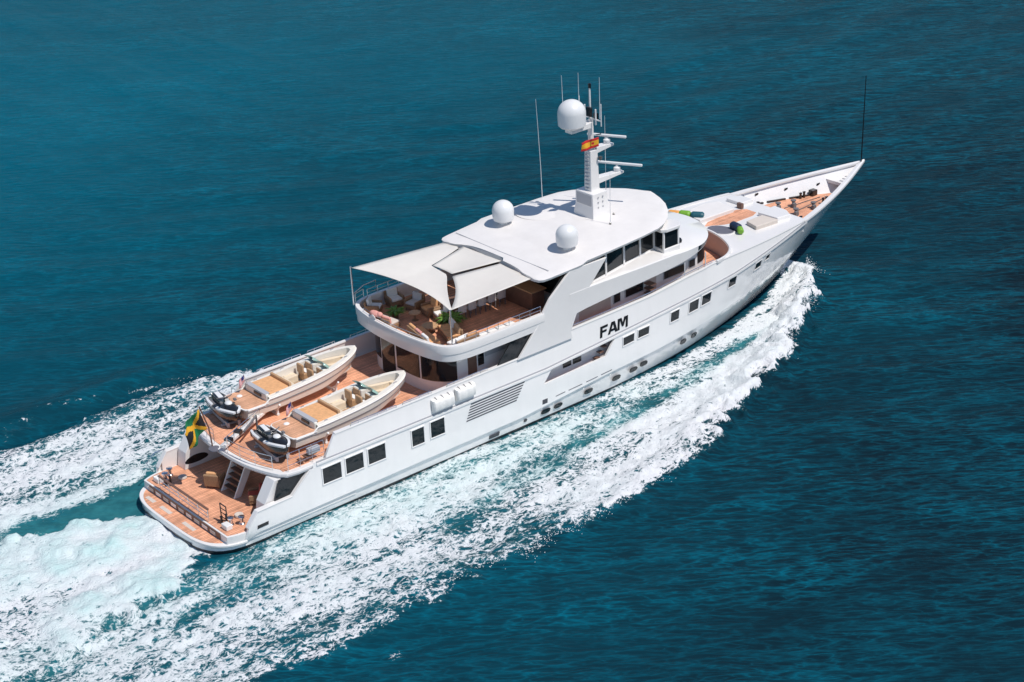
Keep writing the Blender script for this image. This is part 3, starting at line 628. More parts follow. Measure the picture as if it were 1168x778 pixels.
# ------------------------------------------------------------------ mast
def build_mast():
    mb = MB(); mb.loft([[(27.95,-.85,8.85),(29.35,-.85,8.85),(29.35,.85,8.85),(27.95,.85,8.85)],[(28.05,-.75,9.55),(29.25,-.75,9.55),(29.25,.75,9.55),(28.05,.75,9.55)],[(28.05,-.72,10.35),(29.15,-.72,10.35),(29.15,.72,10.35),(28.05,.72,10.35)]])
    base = obj('mast', mb, WHITE, yacht, bevel=.03)
    mb = MB(); mb.box(28.02, 28.06, -.6, .6, 9.62, 10.25); obj('locker_door', mb, GREYPAINT, base)
    for i in range(4):
        for j in range(2):
            mb = MB(); mb.lathe([(.05,0),(.05,.03),(.01,.04)], (0,0,0), 8)
            o = obj('vent', mb, GREYPAINT, base); o.rotation_euler = (R(90),0,0); o.location = (28.45+.35*j, -.755, 9.2+.3*i)
    mb = MB(); mb.loft([[(28.35,-.3,10.3),(29.0,-.3,10.3),(29.0,.3,10.3),(28.35,.3,10.3)],[(28.4,-.25,12.75),(28.95,-.25,12.75),(28.95,.25,12.75),(28.4,.25,12.75)]]); obj('column', mb, WHITE, base, bevel=.03)
    mb = MB()
    for z in np.arange(10.5, 12.7, .22): mb.box(28.3, 28.36, -.17, .17, z, z+.05)
    obj('ladder', mb, GREYPAINT, base)
    mb = MB(); mb.tube([(28.68,0,12.7),(28.68,0,14.5)], .17, 10); mb.tube([(28.68,0,14.5),(28.68,0,16.35)], .06, 8, r2=.05); obj('pole', mb, WHITE, base, smooth=True)
    mb = MB(); mb.lathe([(.09,0),(.09,.25),(.02,.28)], (28.68,0,16.35), 10); obj('mast_light', mb, BLACK, base, smooth=True)
    mb = MB(); mb.polyxz([(27.0,14.1),(28.6,14.1),(28.6,14.45),(27.0,14.35)], -.28, .28); obj('dome_arm', mb, WHITE, base, bevel=.03)
    pr = [(.3,0),(.66,.05),(.78,.16),(.80,.5),(.80,.85)]+[(.80*math.cos(a), .85+.76*math.sin(a)) for a in np.linspace(.12, 1.56, 10)]
    mb = MB(); mb.lathe(pr, (27.3, 0, 14.38), 30); obj('mast_dome', mb, WHITEMETAL, base, smooth=True)
    for (x0, z0, x1, z1, zr, L) in ((28.9,10.9,31.0,10.85,11.15,1.5),(28.9,12.75,30.25,12.72,12.98,1.15)):
        mb = MB(); mb.loft([[(x0,-.24,z0-.25),(x0,.24,z0-.25),(x0,.24,z0+.12),(x0,-.24,z0+.12)],[(x1,-.2,z1-.08),(x1,.2,z1-.08),(x1,.2,z1+.06),(x1,-.2,z1+.06)]]); arm = obj('radar_arm', mb, WHITE, base, bevel=.02)
        mb = MB(); mb.lathe([(.16,0),(.2,.1),(.2,.28),(.1,.34),(.07,.42)], (x1-.35, 0, z1+.03), 14); obj('radar_motor', mb, WHITEMETAL, arm, smooth=True)
        d = Vector((0.52,-0.85,-.02)).normalized(); up = Vector((0,0,1)); sd_ = d.cross(up)
        mb = MB(); mb.obox((x1-.35, 0, z1+.55), d*L, sd_*.08, up*.07); obj('radar_scanner', mb, WHITEMETAL, arm, bevel=.04)
    mb = MB(); mb.tube([(28.68,-.9,14.6),(28.68,.9,14.6)], .04, 6)
    for y, h in ((-.9,1.0),(-.45,.6),(.45,.7),(.9,1.1)): mb.tube([(28.68,y,14.3),(28.68,y,14.6+h)], .05 if h < .8 else .03, 6)
    obj('spreader', mb, WHITEMETAL, base, smooth=True)
    mb = MB(); mb.box(28.45,28.6,-.3,.1,14.75,15.3); mb.box(28.8,29.0,-.35,-.1,14.5,14.9); obj('floodlight', mb, BLACK, base, bevel=.03)
    mb = MB(); mb.tube([(28.9,-.2,13.6),(29.2,-.3,13.6)], .03, 6); mb.lathe([(.05,0),(.14,.22),(.02,.24)], (29.0,-.4,12.1), 10); obj('horn', mb, BLACK, base, smooth=True)
    for x, y, z0, z1, lean in ((28.5,4.2,8.85,14.9,-.22),(30.3,.6,8.9,14.2,.02),(28.2,-2.0,8.85,12.0,.05),(27.2,.6,14.6,17.3,-.05),(28.3,.5,14.6,17.2,0),(28.95,-.5,14.6,17.0,0.02)):
        mb = MB(); mb.tube([(x,y,z0),(x+lean*.15,y,z0+(z1-z0)*.3),(x+lean*.6,y,z0+(z1-z0)*.7),(x+lean,y,z1)], .022, 5, r2=.010)
        obj('whip_antenna', mb, WHITEMETAL, roof, smooth=True)
    mb = MB(); mb.lathe([(.06,0),(.06,.14),(.02,.18)], (28.2,-2.0,8.83), 8); mb.lathe([(.06,0),(.06,.14),(.02,.18)], (29.3,-1.1,8.86), 8); obj('antenna_mount', mb, BLACK, roof)
    return base
mast = build_mast()

# ------------------------------------------------------------------ foredeck
def outward2(p):
    return p
def foredeck():
    aft = smooth_path([(34.5,4.16),(35.6,3.92),(36.5,3.3),(37.2,2.1),(37.55,.9),(37.62,0)], 5)
    aft_full = full(aft)                       # port -> stbd
    def edge(x): return half(x, sheer(x))-.24
    cur = [(34.45, edge(34.45))]+aft; cur = full(cur); G = []
    for x, y in cur:
        q = max(-1.0, min(1.0, y/edge(x))); row = []
        for t in np.linspace(0, 1, 20):
            xx = x+(43.4-x)*t; row.append((xx, q*edge(xx), 5.2+.03*(1-q*q)*(1-t)))
        G.append(row)
    mb = MB(); mb.grid(G); fd = obj('foredeck', mb, WHITE, yacht, smooth=True)
    if fd.data.polygons[len(fd.data.polygons)//2].normal.z < 0: fd.data.flip_normals()
    mb = MB(); mb.box(43.36, 43.42, -edge(43.4), edge(43.4), 4.3, 5.2); obj('well_bulkhead', mb, WHITE, fd)
    r = []
    for x, y in aft_full: r.append((x, y))
    mb = MB(); strip(list(reversed(r)), .0, 5.2, 5.42, mb, .14); obj('bridge_coaming', mb, WHITE, fd, bevel=.03)
    inner = [(x-.025, y) for x, y in r]
    mb = MB(); strip(outward2(inner), .03, 4.1, 5.36, mb, .05); obj('bridge_lining', mb, MAUVE, fd)  # pinkish tone paints shade and teak bounce light onto the white wall
    mb = MB(); mb.poly([(38.2,.35),(38.85,.72),(41.55,.9),(42.1,.5),(42.1,-.3),(41.6,-.5),(39.9,-.5),(39.3,-.3)], 5.15, 5.24); obj('teak_planking', mb, TEAK, fd)
    def pad(pts, z, m, nm): 
        mb = MB(); mb.poly(pts, 5.15, z); return obj(nm, mb, m, fd, bevel=.05)
    pad([(38.3,.85),(41.2,.72),(41.5,2.3),(40.5,2.7),(39.2,2.6),(38.4,1.9)], 5.48, ROOF, 'sun_pad')
    pad([(40.2,-1.25),(41.65,-1.22),(41.75,-2.45),(39.95,-2.3)], 5.46, COVER, 'sun_pad')
    pad([(42.3,1.15),(43.35,1.1),(43.3,2.2),(42.3,2.45)], 5.42, WHITE, 'deck_locker')
    pad([(41.8,-.72),(43.35,-.7),(43.3,-1.75),(42.9,-2.4),(41.9,-2.26)], 5.45, WHITE, 'deck_locker')
    mb = MB(); mb.box(41.9, 42.1, .75, 1.15, 5.2, 5.55); obj('locker_end', mb, WALNUT, fd)
    # dark oval inside a white rim
    ov = [(38.42+.62*math.cos(t)-.1*math.sin(t), -.78+.85*math.sin(t)) for t in [2*math.pi*k/32 for k in range(32)]]
    mb = MB(); mb.poly([(38.42+(x-38.42)*1.12, -.78+(y+.78)*1.12) for x, y in ov], 5.15, 5.26); obj('oval_rim', mb, WHITE, fd, bevel=.02)
    mb = MB(); mb.poly(ov, 5.26, 5.272); obj('dark_oval', mb, SLATE, fd)
    # bow working deck
    xs = list(np.linspace(43.4, 50.0, 18))
    zf = 4.3
    st = [(x, -max(half(x, zf)-.10, .05)) for x in xs]
    mb = MB(); mb.poly(st+[(x, -y) for x, y in reversed(st)], 4.15, zf); bwk = obj('bow_deck', mb, WHITE, yacht)
    mb = MB(); mb.poly([(44.6,-2.15),(46.6,-1.75),(48.4,-.95),(49.7,-.2),(49.7,.2),(48.4,.95),(46.6,1.6),(44.6,1.9)], zf, zf+.01); obj('teak_planking', mb, TEAK, bwk)
    xs = list(np.linspace(49.9, 51.5, 12)); st = [(x, -max(half(x, 4.9)-.06, .02)) for x in xs]
    mb = MB(); mb.poly(st+[(x, -y) for x, y in reversed(st)], 4.9, 5.1); pk = obj('bow_peak', mb, WHITE, bwk)
    for k in range(3):
        mb = MB(); mb.obox((50.25+.42*k, -.32+.14*k, 5.11), (.07,0,0), (0,.2,0), (0,0,.02)); obj('vent', mb, GREYPAINT, pk)
    mb = MB(); mb.tube([(50.6,.65,5.2),(51.3,.55,5.25),(51.75,.3,5.3),(51.85,0,5.3),(51.5,-.3,5.28)], .06, 6); obj('bow_arc_shade', mb, SLATE, pk, smooth=True)  # dark arc standing in for the shade inside the bow bulwark
    mb = MB(); mb.tube([(52.45,0,5.7),(52.6,0,11.6)], .045, 6, r2=.03); obj('jackstaff', mb, BLACK, pk, smooth=True)
    # gunwale cap along the bow
    for sg in (-1, 1):
        r = []
        for x in list(np.linspace(43.2, 52.2, 30))+[52.5,52.75]:
            z = sheer(x); y = half(x, z); ins = min(.34, y*.8)
            r.append([(x, sg*(y+.03), z-.06),(x, sg*(y+.03), z+.05),(x, sg*(y-ins), z+.05),(x, sg*(y-ins), z-.06)])
        mb = MB(); mb.loft(r); obj('gunwale', mb, WHITE, bwk, smooth=True)
        for x in (44.2, 45.2, 47.2, 49.3):
            mb = MB(); y = half(x, 4.8)-.14; mb.obox((x, sg*y, 4.86), (.14,0,0), (0,.03,0), (0,0,.07)); obj('fairlead', mb, BLACK, bwk, bevel=.02)
    # scupper grating along the port bulwark foot, anchor chains, windlasses, bollards
    for a, b in ((44.7,45.3),(45.6,46.8),(47.1,48.3)):
        mb = MB(); ya = half(a, 4.5)-.42; yb = half(b, 4.5)-.42; mb.obox(((a+b)/2, (ya+yb)/2, 4.36), ((b-a)/2, (yb-ya)/2, 0), (0,.06,0), (0,0,.06)); obj('scupper', mb, BLACK, bwk)
    mb = MB(); mb.box(48.4,48.85,.55,.95,4.31,4.7); obj('winch_box', mb, BLACK, bwk, bevel=.03)
    for x, y in ((45.3,-.75),(45.3,.75),(46.9,-.8),(46.3,.35)):
        mb = MB(); mb.lathe([(.20,0),(.20,.07),(.11,.12),(.09,.30),(.18,.36),(.18,.42),(.02,.45)], (x,y,4.31), 14); w = obj('windlass', mb, RUBBER, bwk, smooth=True)
        mb = MB(); mb.box(x-.3,x-.02,y-.28,y-.1,4.31,4.62); obj('gearbox', mb, RUBBER, w, bevel=.03)
    for y in (-.45, .45):
        mb = MB()
        for k in range(26): mb.obox((45.6+.12*k, y*(1-k/40), 4.34), (.05,0,0), (0,.03 if k%2 else .015,0), (0,0,.015 if k%2 else .03))
        obj('anchor_chain', mb, RUBBER, bwk)
    for x, y in ((44.2,-1.9),(44.2,1.8),(47.9,-.75),(47.6,.9)):
        mb = MB(); mb.lathe([(.08,0),(.08,.34),(.12,.4),(.02,.44)], (x,y,4.31), 10); mb.lathe([(.08,0),(.08,.34),(.12,.4),(.02,.44)], (x+.32,y*.98,4.31), 10); obj('bollard', mb, BLACK, bwk, smooth=True)
    mb = MB(); mb.tube([(43.9,-2.4,4.35),(44.2,-2.55,4.9)], .05, 6); obj('fire_hydrant', mb, BLACK, bwk)
foredeck()

# ------------------------------------------------------------------ boat deck fittings
def passerelle():
    mb = MB(); A = Vector((3.0,-.1,3.5)); B = Vector((7.3,1.75,3.75)); d = (B-A).normalized(); s = d.cross(Vector((0,0,1)))
    mb.obox((A+B)/2, d*(B-A).length/2, s*.16, Vector((0,0,.08))); p = obj('passerelle', mb, WHITE, yacht, bevel=.02)
    for f in (.12, .3):
        c = A.lerp(B, f); mb = MB(); mb.obox(c+Vector((0,0,.1)), d*.14, s*.2, Vector((0,0,.1))); obj('hinge', mb, BLACK, p)
    mb = MB()
    for f in np.linspace(.05, .95, 8): c = A.lerp(B, f); mb.tube([c+s*.15, c+s*.15+Vector((0,0,.5))], .015, 5)
    mb.tube([A+s*.15+Vector((0,0,.5)), B+s*.15+Vector((0,0,.5))], .018, 5); obj('handrail', mb, STEEL, p)
    mb = MB(); mb.tube([(5.5,.55,3.25),(5.5,.55,4.1),(4.2,-.3,4.0)], .06, 8); obj('crane_post', mb, RUBBER, p, smooth=True)
passerelle()
for yc in (2.2, -2.2):                                # cradles carrying the two tenders
    for x in (7.25, 11.0):
        mb = MB(); 
        for sg in (-1, 1):
            mb.tube([(x, yc, 3.3),(x, yc+sg*.5, 3.34),(x, yc+sg*.95, 3.62),(x, yc+sg*1.2, 3.95)], .06, 6); mb.box(x-.06, x+.06, yc+sg*.9-.05, yc+sg*.9+.05, 3.25, 3.62)
        mb.box(x-.08, x+.08, yc-1.0, yc+1.0, 3.25, 3.33); obj('boat_cradle', mb, WHITEMETAL, yacht, smooth=True)
for x, y, z0, z1 in ((15.02,-3.95,6.45,8.42),(14.42,3.98,6.45,8.74)):
    mb = MB(); mb.tube([(x,y,z0),(x-.01,y,z1)], .045, 8); obj('sail_pole', mb, STEEL, yacht, smooth=True)
mb = MB(); mb.tube([(2.95,.85,3.2),(2.88,.88,4.3),(2.5,.9,5.6)], .04, 8); obj('flagstaff', mb, WALNUT, yacht, smooth=True)
mb = MB(); mb.lathe([(.35,0),(.34,.06),(.1,.1)], (2.95,.6,3.14), 16); obj('staff_plate', mb, SLATE, yacht)

# ------------------------------------------------------------------ tenders
def make_tender(label, loc):
    t = thing('tender', label, 'tender boat', loc, 0, 'open tenders carried on the boat deck')
    Lb = 7.7
    def w(u): return 1.20*(0.93+.07*min(u/.25,1))*max(0,1-max(0,(u-.40)/.60)**2.9)**.68
    def zs(u): return 1.22+.48*u*u
    rings = []; us = [0,.04,.08,.13,.17]+list(np.linspace(.22,.9,20))+[.92,.94,.955,.97,.98,.988,.994,.998,1]
    for u in us:
        x = u*Lb; W = w(u); z = zs(u) if u > .165 else 1.0; k = max(0,(u-.62)/.38)
        zk = .16+1.15*k**2.4; zc = .42+.34*u*u+.40*k**2
        r = [(x-.25*k*(1-0), 0, zk),(x-.10*k, W*.90*(1-k*.30), zc),(x, W*.97*(1-k*.10), (zc+z)/2),(x, W, z-.08),(x, W, z)]
        rings.append([(a, -b, c) for a, b, c in reversed(r)]+[(a, b, c) for a, b, c in r[1:]])
    mb = MB(); mb.loft(rings, closed=False, caps=False); mb.f.append(tuple(range(9))); mb.mi.append(0)
    obj('hull', mb, CREAM, t, smooth=True, angle=30)
    # moulded deck: rim, inner coaming and cockpit sole
    P = []
    for u in [x for x in us if x >= .17]:
        x = u*Lb; W = w(u); z = zs(u); ins = .30 if u < .8 else .30+.0*u; Wi = max(W-ins, 0.0); xi = min(x, Lb*.945)
        h = [(x, W, z),(x, W-.04, z+.03),(xi, Wi, z+.03),(xi, Wi, z-.10),(xi, max(Wi-.04,0), .62)]
        P.append([(a,-b,c) for a,b,c in h]+[(a,b,c) for a,b,c in reversed(h)])
    mb = MB(); mb.loft(P, closed=False, caps=False); obj('cockpit_moulding', mb, CREAM, t, smooth=True, angle=30)
    mb = MB(); 
    for sg in (-1,1):
        mb.tube([(u*Lb, sg*(w(u)+.015), (zs(u) if u > .165 else 1.0)-.07) for u in us], .035, 6)
    obj('rub_rail', mb, LINEN, t, smooth=True)
    mb = MB(); 
    for sg in (-1,1):
        mb.tube([(u*Lb-.08*max(0,(u-.62)/.38), sg*(w(u)*.955*(1-max(0,(u-.62)/.38)*.16)+.02), (.52+.42*u*u)*.62+.38*zs(u)) for u in us], .03, 5)
    obj('spray_rail', mb, RUBBER, t, smooth=True)
    sp = [(-.12,-.75),(-.08,-.95),(.05,-1.08),(1.25,-1.13),(1.25,1.13),(.05,1.08),(-.08,.95),(-.12,.75)]
    mb = MB(); mb.poly([(x-.06 if x < 0 else x, y*1.06) for x, y in sp], .92, 1.0); obj('platform_edge', mb, LINEN, t, bevel=.02)
    mb = MB(); mb.poly(sp, 1.0, 1.012); obj('stern_platform', mb, BOATTEAK, t)
    mb = MB(); mb.box(1.22,1.42,-1.02,1.02,.95,1.38); tr = obj('transom', mb, CREAM, t, bevel=.05)
    mb = MB(); mb.box(1.16,1.22,-.55,.1,1.14,1.28); obj('vent', mb, BLACK, tr)
    mb = MB(); mb.box(1.2,1.5,-.95,.95,1.36,1.41); obj('backrest_bar', mb, GREYPAINT, tr, bevel=.02)
    mb = MB(); mb.box(1.5,2.72,-.9,.9,1.1,1.36); obj('sun_pad', mb, ORANGE, t, bevel=.06)
    mb = MB(); mb.box(2.74,2.9,-.92,.92,1.0,1.5); obj('bench_backrest', mb, TAN, t, bevel=.05)
    mb = MB(); mb.box(2.9,3.45,-.9,.9,.62,1.02); mb.box(3.45,4.2,.45,.9,.62,1.02); obj('cockpit_bench', mb, BEIGE, t, bevel=.06)
    mb = MB(); mb.box(3.4,3.95,-.62,-.1,.62,.95); tb = obj('cockpit_table', mb, TAN, t, bevel=.02)
    for y in (-.52, .42):
        mb = MB(); mb.box(4.35,4.8,y-.28,y+.28,.62,1.1); s = obj('helm_seat', mb, TAN, t, bevel=.06)
        mb = MB(); mb.box(4.28,4.42,y-.27,y+.27,1.1,1.62); obj('backrest', mb, TAN, s, bevel=.05)
        mb = MB(); mb.box(4.5,4.8,y-.24,y+.24,1.1,1.16); obj('cushion', mb, LINEN, s, bevel=.02)
    for y0, y1 in ((.12,.85),(-.88,-.2)):
        mb = MB(); mb.loft([[(4.95,y0,.62),(5.6,y0,.62),(5.6,y1,.62),(4.95,y1,.62)],[(4.95,y0,1.5),(5.55,y0,1.4),(5.55,y1,1.4),(4.95,y1,1.5)]]); c = obj('console', mb, CREAM, t, bevel=.05)
        mb = MB(); mb.box(4.9,4.96,y0+.08,y1-.08,1.05,1.45); obj('dashboard', mb, TAN, c)
        ym = (y0+y1)/2; e = .12 if y0 > 0 else -.12
        mb = MB(); pts = []
        for k in range(7):
            f = k/6; y = y0-.02+(y1-y0+.04)*f; b = .22*(1-abs(f*2-1)**3)
            pts.append([(5.35+b,y,1.43),(4.95+b*.8,y,1.80)])
        mb.grid(pts); obj('windscreen', mb, GREENGLASS, c, smooth=True, solid=.02)
    mb = MB()
    bow = []
    for u in list(np.linspace(.74,.9,6)): bow.append((u*Lb, w(u)-.36))
    tip = [(7.05,.32),(7.12,.15),(7.13,0)]
    path = bow+tip+[(x,-y) for x,y in reversed(tip[:-1])]+[(x,-y) for x,y in reversed(bow)]
    r = []
    for i,(x,y) in enumerate(path):
        cx, cy = 6.2, 0; d = Vector((cx-x, cy-y)).normalized()*.55
        r.append([(x,y,.75),(x,y,1.28),(x+d.x*.4,y+d.y*.4,1.26),(x+d.x*.45,y+d.y*.45,1.02),(x+d.x,y+d.y,1.0),(x+d.x,y+d.y,.75)])
    mb.loft(r); obj('bow_seat', mb, BEIGE, t, smooth=True, angle=40)
    mb = MB(); mb.box(6.0,6.45,-.22,.12,.66,.72); obj('hatch', mb, TAN, t)
    for sg in (-1,1):
        for x in (1.9, 3.6, 6.6):
            u = x/Lb; mb = MB(); mb.box(x-.1,x+.1,sg*(w(u)-.15)-.02,sg*(w(u)-.15)+.02,zs(u)+.03,zs(u)+.09); obj('cleat', mb, STEEL, t)
    mb = MB(); mb.lathe([(.16,0),(.13,.03),(.05,.05)], (.55,.55,1.012), 12); obj('deck_hatch', mb, LINEN, t)
    mb = MB(); mb.tube([(1.25,.75,1.35),(1.05,.76,2.0)], .018, 5); obj('flag_staff', mb, STEEL, t)
    return t
make_tender('cream open tender with orange sunpad on cradles nearest the starboard bulwark', (5.38, -2.2, 3.30))
make_tender('cream open tender with orange sunpad farther inboard on the port side of the deck', (5.38, 2.2, 3.30))

# ------------------------------------------------------------------ jet skis
def make_jetski(label, loc, rz):
    t = thing('jet_ski', label, 'jet ski', loc, rz, 'jet skis parked on the aft deck')    # nose towards +x
    st = [(-1.55,.42,.20,.55),(-1.45,.52,.14,.60),(-.8,.58,.08,.62),(0,.58,.06,.66),(.7,.54,.10,.74),(1.2,.40,.22,.82),(1.5,.22,.38,.86),(1.66,.05,.55,.86)]
    def ring(x, w, z0, z1): return [(x,0,z0),(x,w*.75,z0+.1),(x,w,(z0+z1)/2),(x,w,z1-.03),(x,w*.9,z1),(x,-w*.9,z1),(x,-w,z1-.03),(x,-w,(z0+z1)/2),(x,-w*.75,z0+.1)]
    mb = MB(); mb.loft([ring(*s) for s in st]); obj('hull', mb, BLACK, t, smooth=True, angle=45)
    mb = MB(); mb.loft([[(x, y, z) for y, z in ((-w*.84,.72+.1*max(0,x)),(-w*.5,h),(w*.5,h),(w*.84,.72+.1*max(0,x)))]for x, w, h in ((.35,.5,.95),(.8,.5,1.0),(1.15,.42,.98),(1.45,.26,.93),(1.62,.08,.88))]); obj('nose_cowl', mb, BLACK, t, smooth=True, angle=50)
    for sg in (-1,1):
        mb = MB(); mb.loft([[(x, sg*(w+.015), z-.10),(x, sg*(w+.015), z+.02),(x, sg*(w-.10), z+.05),(x, sg*(w-.1), z-.1)] for x, w, z in ((-1.5,.47,.62),(-1.0,.57,.64),(-.4,.58,.66))]); obj('rear_trim', mb, WHITEMETAL, t, smooth=True)
        mb = MB(); mb.box(-1.2,.2,sg*.42-.1,sg*.42+.1,.6,.64); obj('footwell', mb, RUBBER, t)
    for sg in (-1,1):
        mb = MB(); mb.loft([[(x, sg*w, z-.06),(x, sg*w, z+.03),(x, sg*(w-.13), z+.07),(x, sg*(w-.13), z-.06)] for x, w, z in ((.15,.575,.70),(.7,.565,.80),(1.15,.46,.88),(1.45,.33,.91),(1.66,.16,.90))]); obj('bow_trim', mb, WHITEMETAL, t, smooth=True)
    mb = MB(); mb.loft([[(x,-w,.6),(x,-w,h-.08),(x,-w*.6,h),(x,w*.6,h),(x,w,h-.08),(x,w,.6)] for x,w,h in ((-1.35,.2,.86),(-1.0,.25,.96),(-.4,.24,.92),(.1,.2,.98),(.4,.18,1.08))]); s = obj('seat', mb, BLACK, t, smooth=True, angle=50)
    mb = MB(); mb.loft([[(x,-.13,h),(x,.13,h),(x,.12,h+.02),(x,-.12,h+.02)] for x,h in ((-1.1,.95),(-.7,.94),(-.4,.915))]); obj('seat_stripe', mb, WHITEMETAL, s)
    mb = MB(); mb.ell((.62,0,1.03),.24,.2,.1); obj('front_panel', mb, WHITEMETAL, t, smooth=True)
    mb = MB(); mb.loft([[(.3,-.16,1.0),(.62,-.14,.98),(.62,.14,.98),(.3,.16,1.0)],[(.25,-.1,1.2),(.42,-.1,1.2),(.42,.1,1.2),(.25,.1,1.2)]]); obj('steering_column', mb, BLACK, t)
    mb = MB(); mb.tube([(.1,-.42,1.2),(.3,-.2,1.24),(.33,0,1.24),(.3,.2,1.24),(.1,.42,1.2)], .03, 6); obj('handlebar', mb, RUBBER, t, smooth=True)
    mb = MB(); 
    for sg in (-1,1): mb.obox((.6,sg*.38,1.13),(.1,0,0),(0,.07,0),(0,0,.05))
    obj('mirror', mb, RUBBER, t, bevel=.02)
    mb = MB(); 
    for sg in (-1,1): mb.box(-1.3,1.1,sg*.3-.06,sg*.3+.06,-.12,.14)
    for x in (-1.0,.7): mb.box(x-.06,x+.06,-.55,.55,-.14,-.04)
    obj('cradle', mb, GREYPAINT, t)
    return t
make_jetski('black and white jet ski on a cradle by the starboard stern corner', (4.75, -2.05, 3.42), R(-97))
make_jetski('black and white jet ski on a cradle next to the green and yellow flag', (5.05, 2.85, 3.42), R(-100))

# ------------------------------------------------------------------ flags
def flag(name, label, cat, fn, P0, along, down, wave, nx=48, ny=30, mats=None, colf=None, droop=0.0):
    along = Vector(along); down = Vector(down); nrm = along.cross(down).normalized(); G = []
    for i in range(nx+1):
        u = i/nx; r = []
        for j in range(ny+1):
            v = j/ny
            r.append(Vector(P0)+along*u+down*v+Vector((0,0,-droop*u*u))+nrm*(wave*u**.7*(math.sin(u*8+v*2.2)+.4*math.sin(u*15-v*3))))
        G.append(r)
    mb = MB(); mb.grid(G, mif=lambda i, j: colf((i+.5)/nx, (j+.5)/ny))
    return tag(obj(name, mb, mats, None, smooth=True, solid=.012), label, cat)
def jam(u, v):
    d = min(abs(u-v), abs(u-(1-v)))
    if d < .10: return 1
    return 0 if (v < min(u, 1-u) or v > max(u, 1-u)) else 2
flag('ensign', 'green black and gold flag on the stern staff', 'flag', None, (2.45,.9,5.48), (-1.0,.1,-.42), (.36,.03,-1.25), .20, mats=[F_GREEN,F_YEL,F_BLK], colf=jam, droop=.55)
flag('courtesy_flag', 'red and yellow striped flag on the mast below the dome', 'flag', None, (28.95,-.35,13.5), (-1.1,.25,-.12), (0,0,-.55), .06, nx=30, ny=16, mats=[F_RED,F_YEL], colf=lambda u,v: 1 if .25 < v < .75 and not (.28 < u < .4 and .4 < v < .6) else 0)
for yc, w in ((-2.2, 'near'), (2.2, 'far')):
    flag('boat_flag', 'small red and blue flag at the stern of the tender ' + ('by the starboard bulwark' if yc < 0 else 'on the port side'), 'flag', None, (6.43, yc+.76, 5.32), (-.32,.05,-.35), (.02,0,-.42), .05, nx=20, ny=13, mats=[F_RED,F_WHT,F_BLUE],
         colf=lambda u,v: 2 if (u < .45 and v < .54) else (0 if int(v*13)%2 == 0 else 1))

# ------------------------------------------------------------------ shade sails
def sail(label, A, B, n=14, sag=0.12):
    """ruled between two sampled edges A and B, slight belly."""
    A = resamp3(A, n); B = resamp3(B, n); G = []
    for i in range(n):
        r = []
        for j in range(n):
            t = j/(n-1); p = A[i].lerp(B[i], t); p = p+Vector((0,0,-sag*math.sin(math.pi*t)*math.sin(math.pi*i/(n-1)))); r.append(p)
        G.append(r)
    mb = MB(); mb.grid(G); o = obj('shade_sail', mb, SAILCLOTH, None, smooth=True, solid=.015)
    return tag(o, label, 'shade sail', 'shade sails over the sun deck')
def resamp3(P, n):
    P = [Vector(p) for p in P]; L = [0.0]
    for i in range(1, len(P)): L.append(L[-1]+(P[i]-P[i-1]).length)
    out = []
    for s in np.linspace(0, L[-1], n):
        i = max(1, min(len(P)-1, int(np.searchsorted(L, s)))); f = (s-L[i-1])/max(L[i]-L[i-1],1e-9); out.append(P[i-1].lerp(P[i], f))
    return out
def arc(a, b, bow):
    a, b, bow = Vector(a), Vector(b), Vector(bow); return [a.lerp(b, t)+bow*(4*t*(1-t)) for t in np.linspace(0,1,13)]
PF = (14.46,3.96,8.66); PN = (15.08,-3.86,8.36)
sail('large white triangular shade sail stretched to both aft poles', arc(PF, PN, (.75,.05,-.05)), arc((20.75,3.9,8.3), (20.95,2.62,8.34), (0,0,0))[:-1]+arc((20.95,2.62,8.34), (18.3,1.86,8.24), (0,-.05,0))[:-1]+arc((18.3,1.86,8.24),(18.2,.42,8.18),(0,0,0))+arc((18.2,.30,8.18), (15.25,-3.78,8.37), (.02,.20,-.04))[1:], 30)
sail('white shade sail on the starboard side between near pole and hardtop', arc(PN, (18.28,-.02,8.16), (.22,-.10,-.04)), arc((20.98,-3.62,8.3), (20.98,-.85,8.34), (-.06,0,0)), 16)
sail('small white shade sail beside the hardtop edge on the port side', arc((18.36,1.8,8.24), (18.42,.2,8.2), (.05,0,0)), arc((21.1,2.5,8.36), (21.2,-.7,8.38), (0,0,0)), 14)

# ------------------------------------------------------------------ sun deck furniture
FZ = 5.765
def armchair(loc, rz, label, cush=LINEN, group='wicker armchairs on the sun deck'):
    t = thing('armchair', label, 'armchair', loc, rz, group)    # faces +x
    mb = MB(); mb.box(-.4,.4,-.42,.42,.12,.36); obj('seat_base', mb, WICKER, t, bevel=.03)
    mb = MB(); mb.obox((-.40,0,.5),(.06,0,.02),(0,.42,0),(-.02,0,.32)); obj('backrest', mb, WICKER, t, bevel=.03)
    for sg in (-1,1):
        mb = MB(); mb.box(-.4,.38,sg*.4-.06,sg*.4+.06,.3,.6); obj('armrest', mb, WICKER, t, bevel=.03)
        for x in (-.34,.32):
            mb = MB(); mb.box(x-.03,x+.03,sg*.36-.03,sg*.36+.03,0,.14); obj('leg', mb, WICKER, t)
    mb = MB(); mb.box(-.3,.4,-.33,.33,.36,.5); obj('seat_cushion', mb, cush, t, bevel=.05)
    mb = MB(); mb.obox((-.26,0,.68),(.08,0,.02),(0,.32,0),(-.03,0,.24)); obj('back_cushion', mb, cush, t, bevel=.06)
    return t
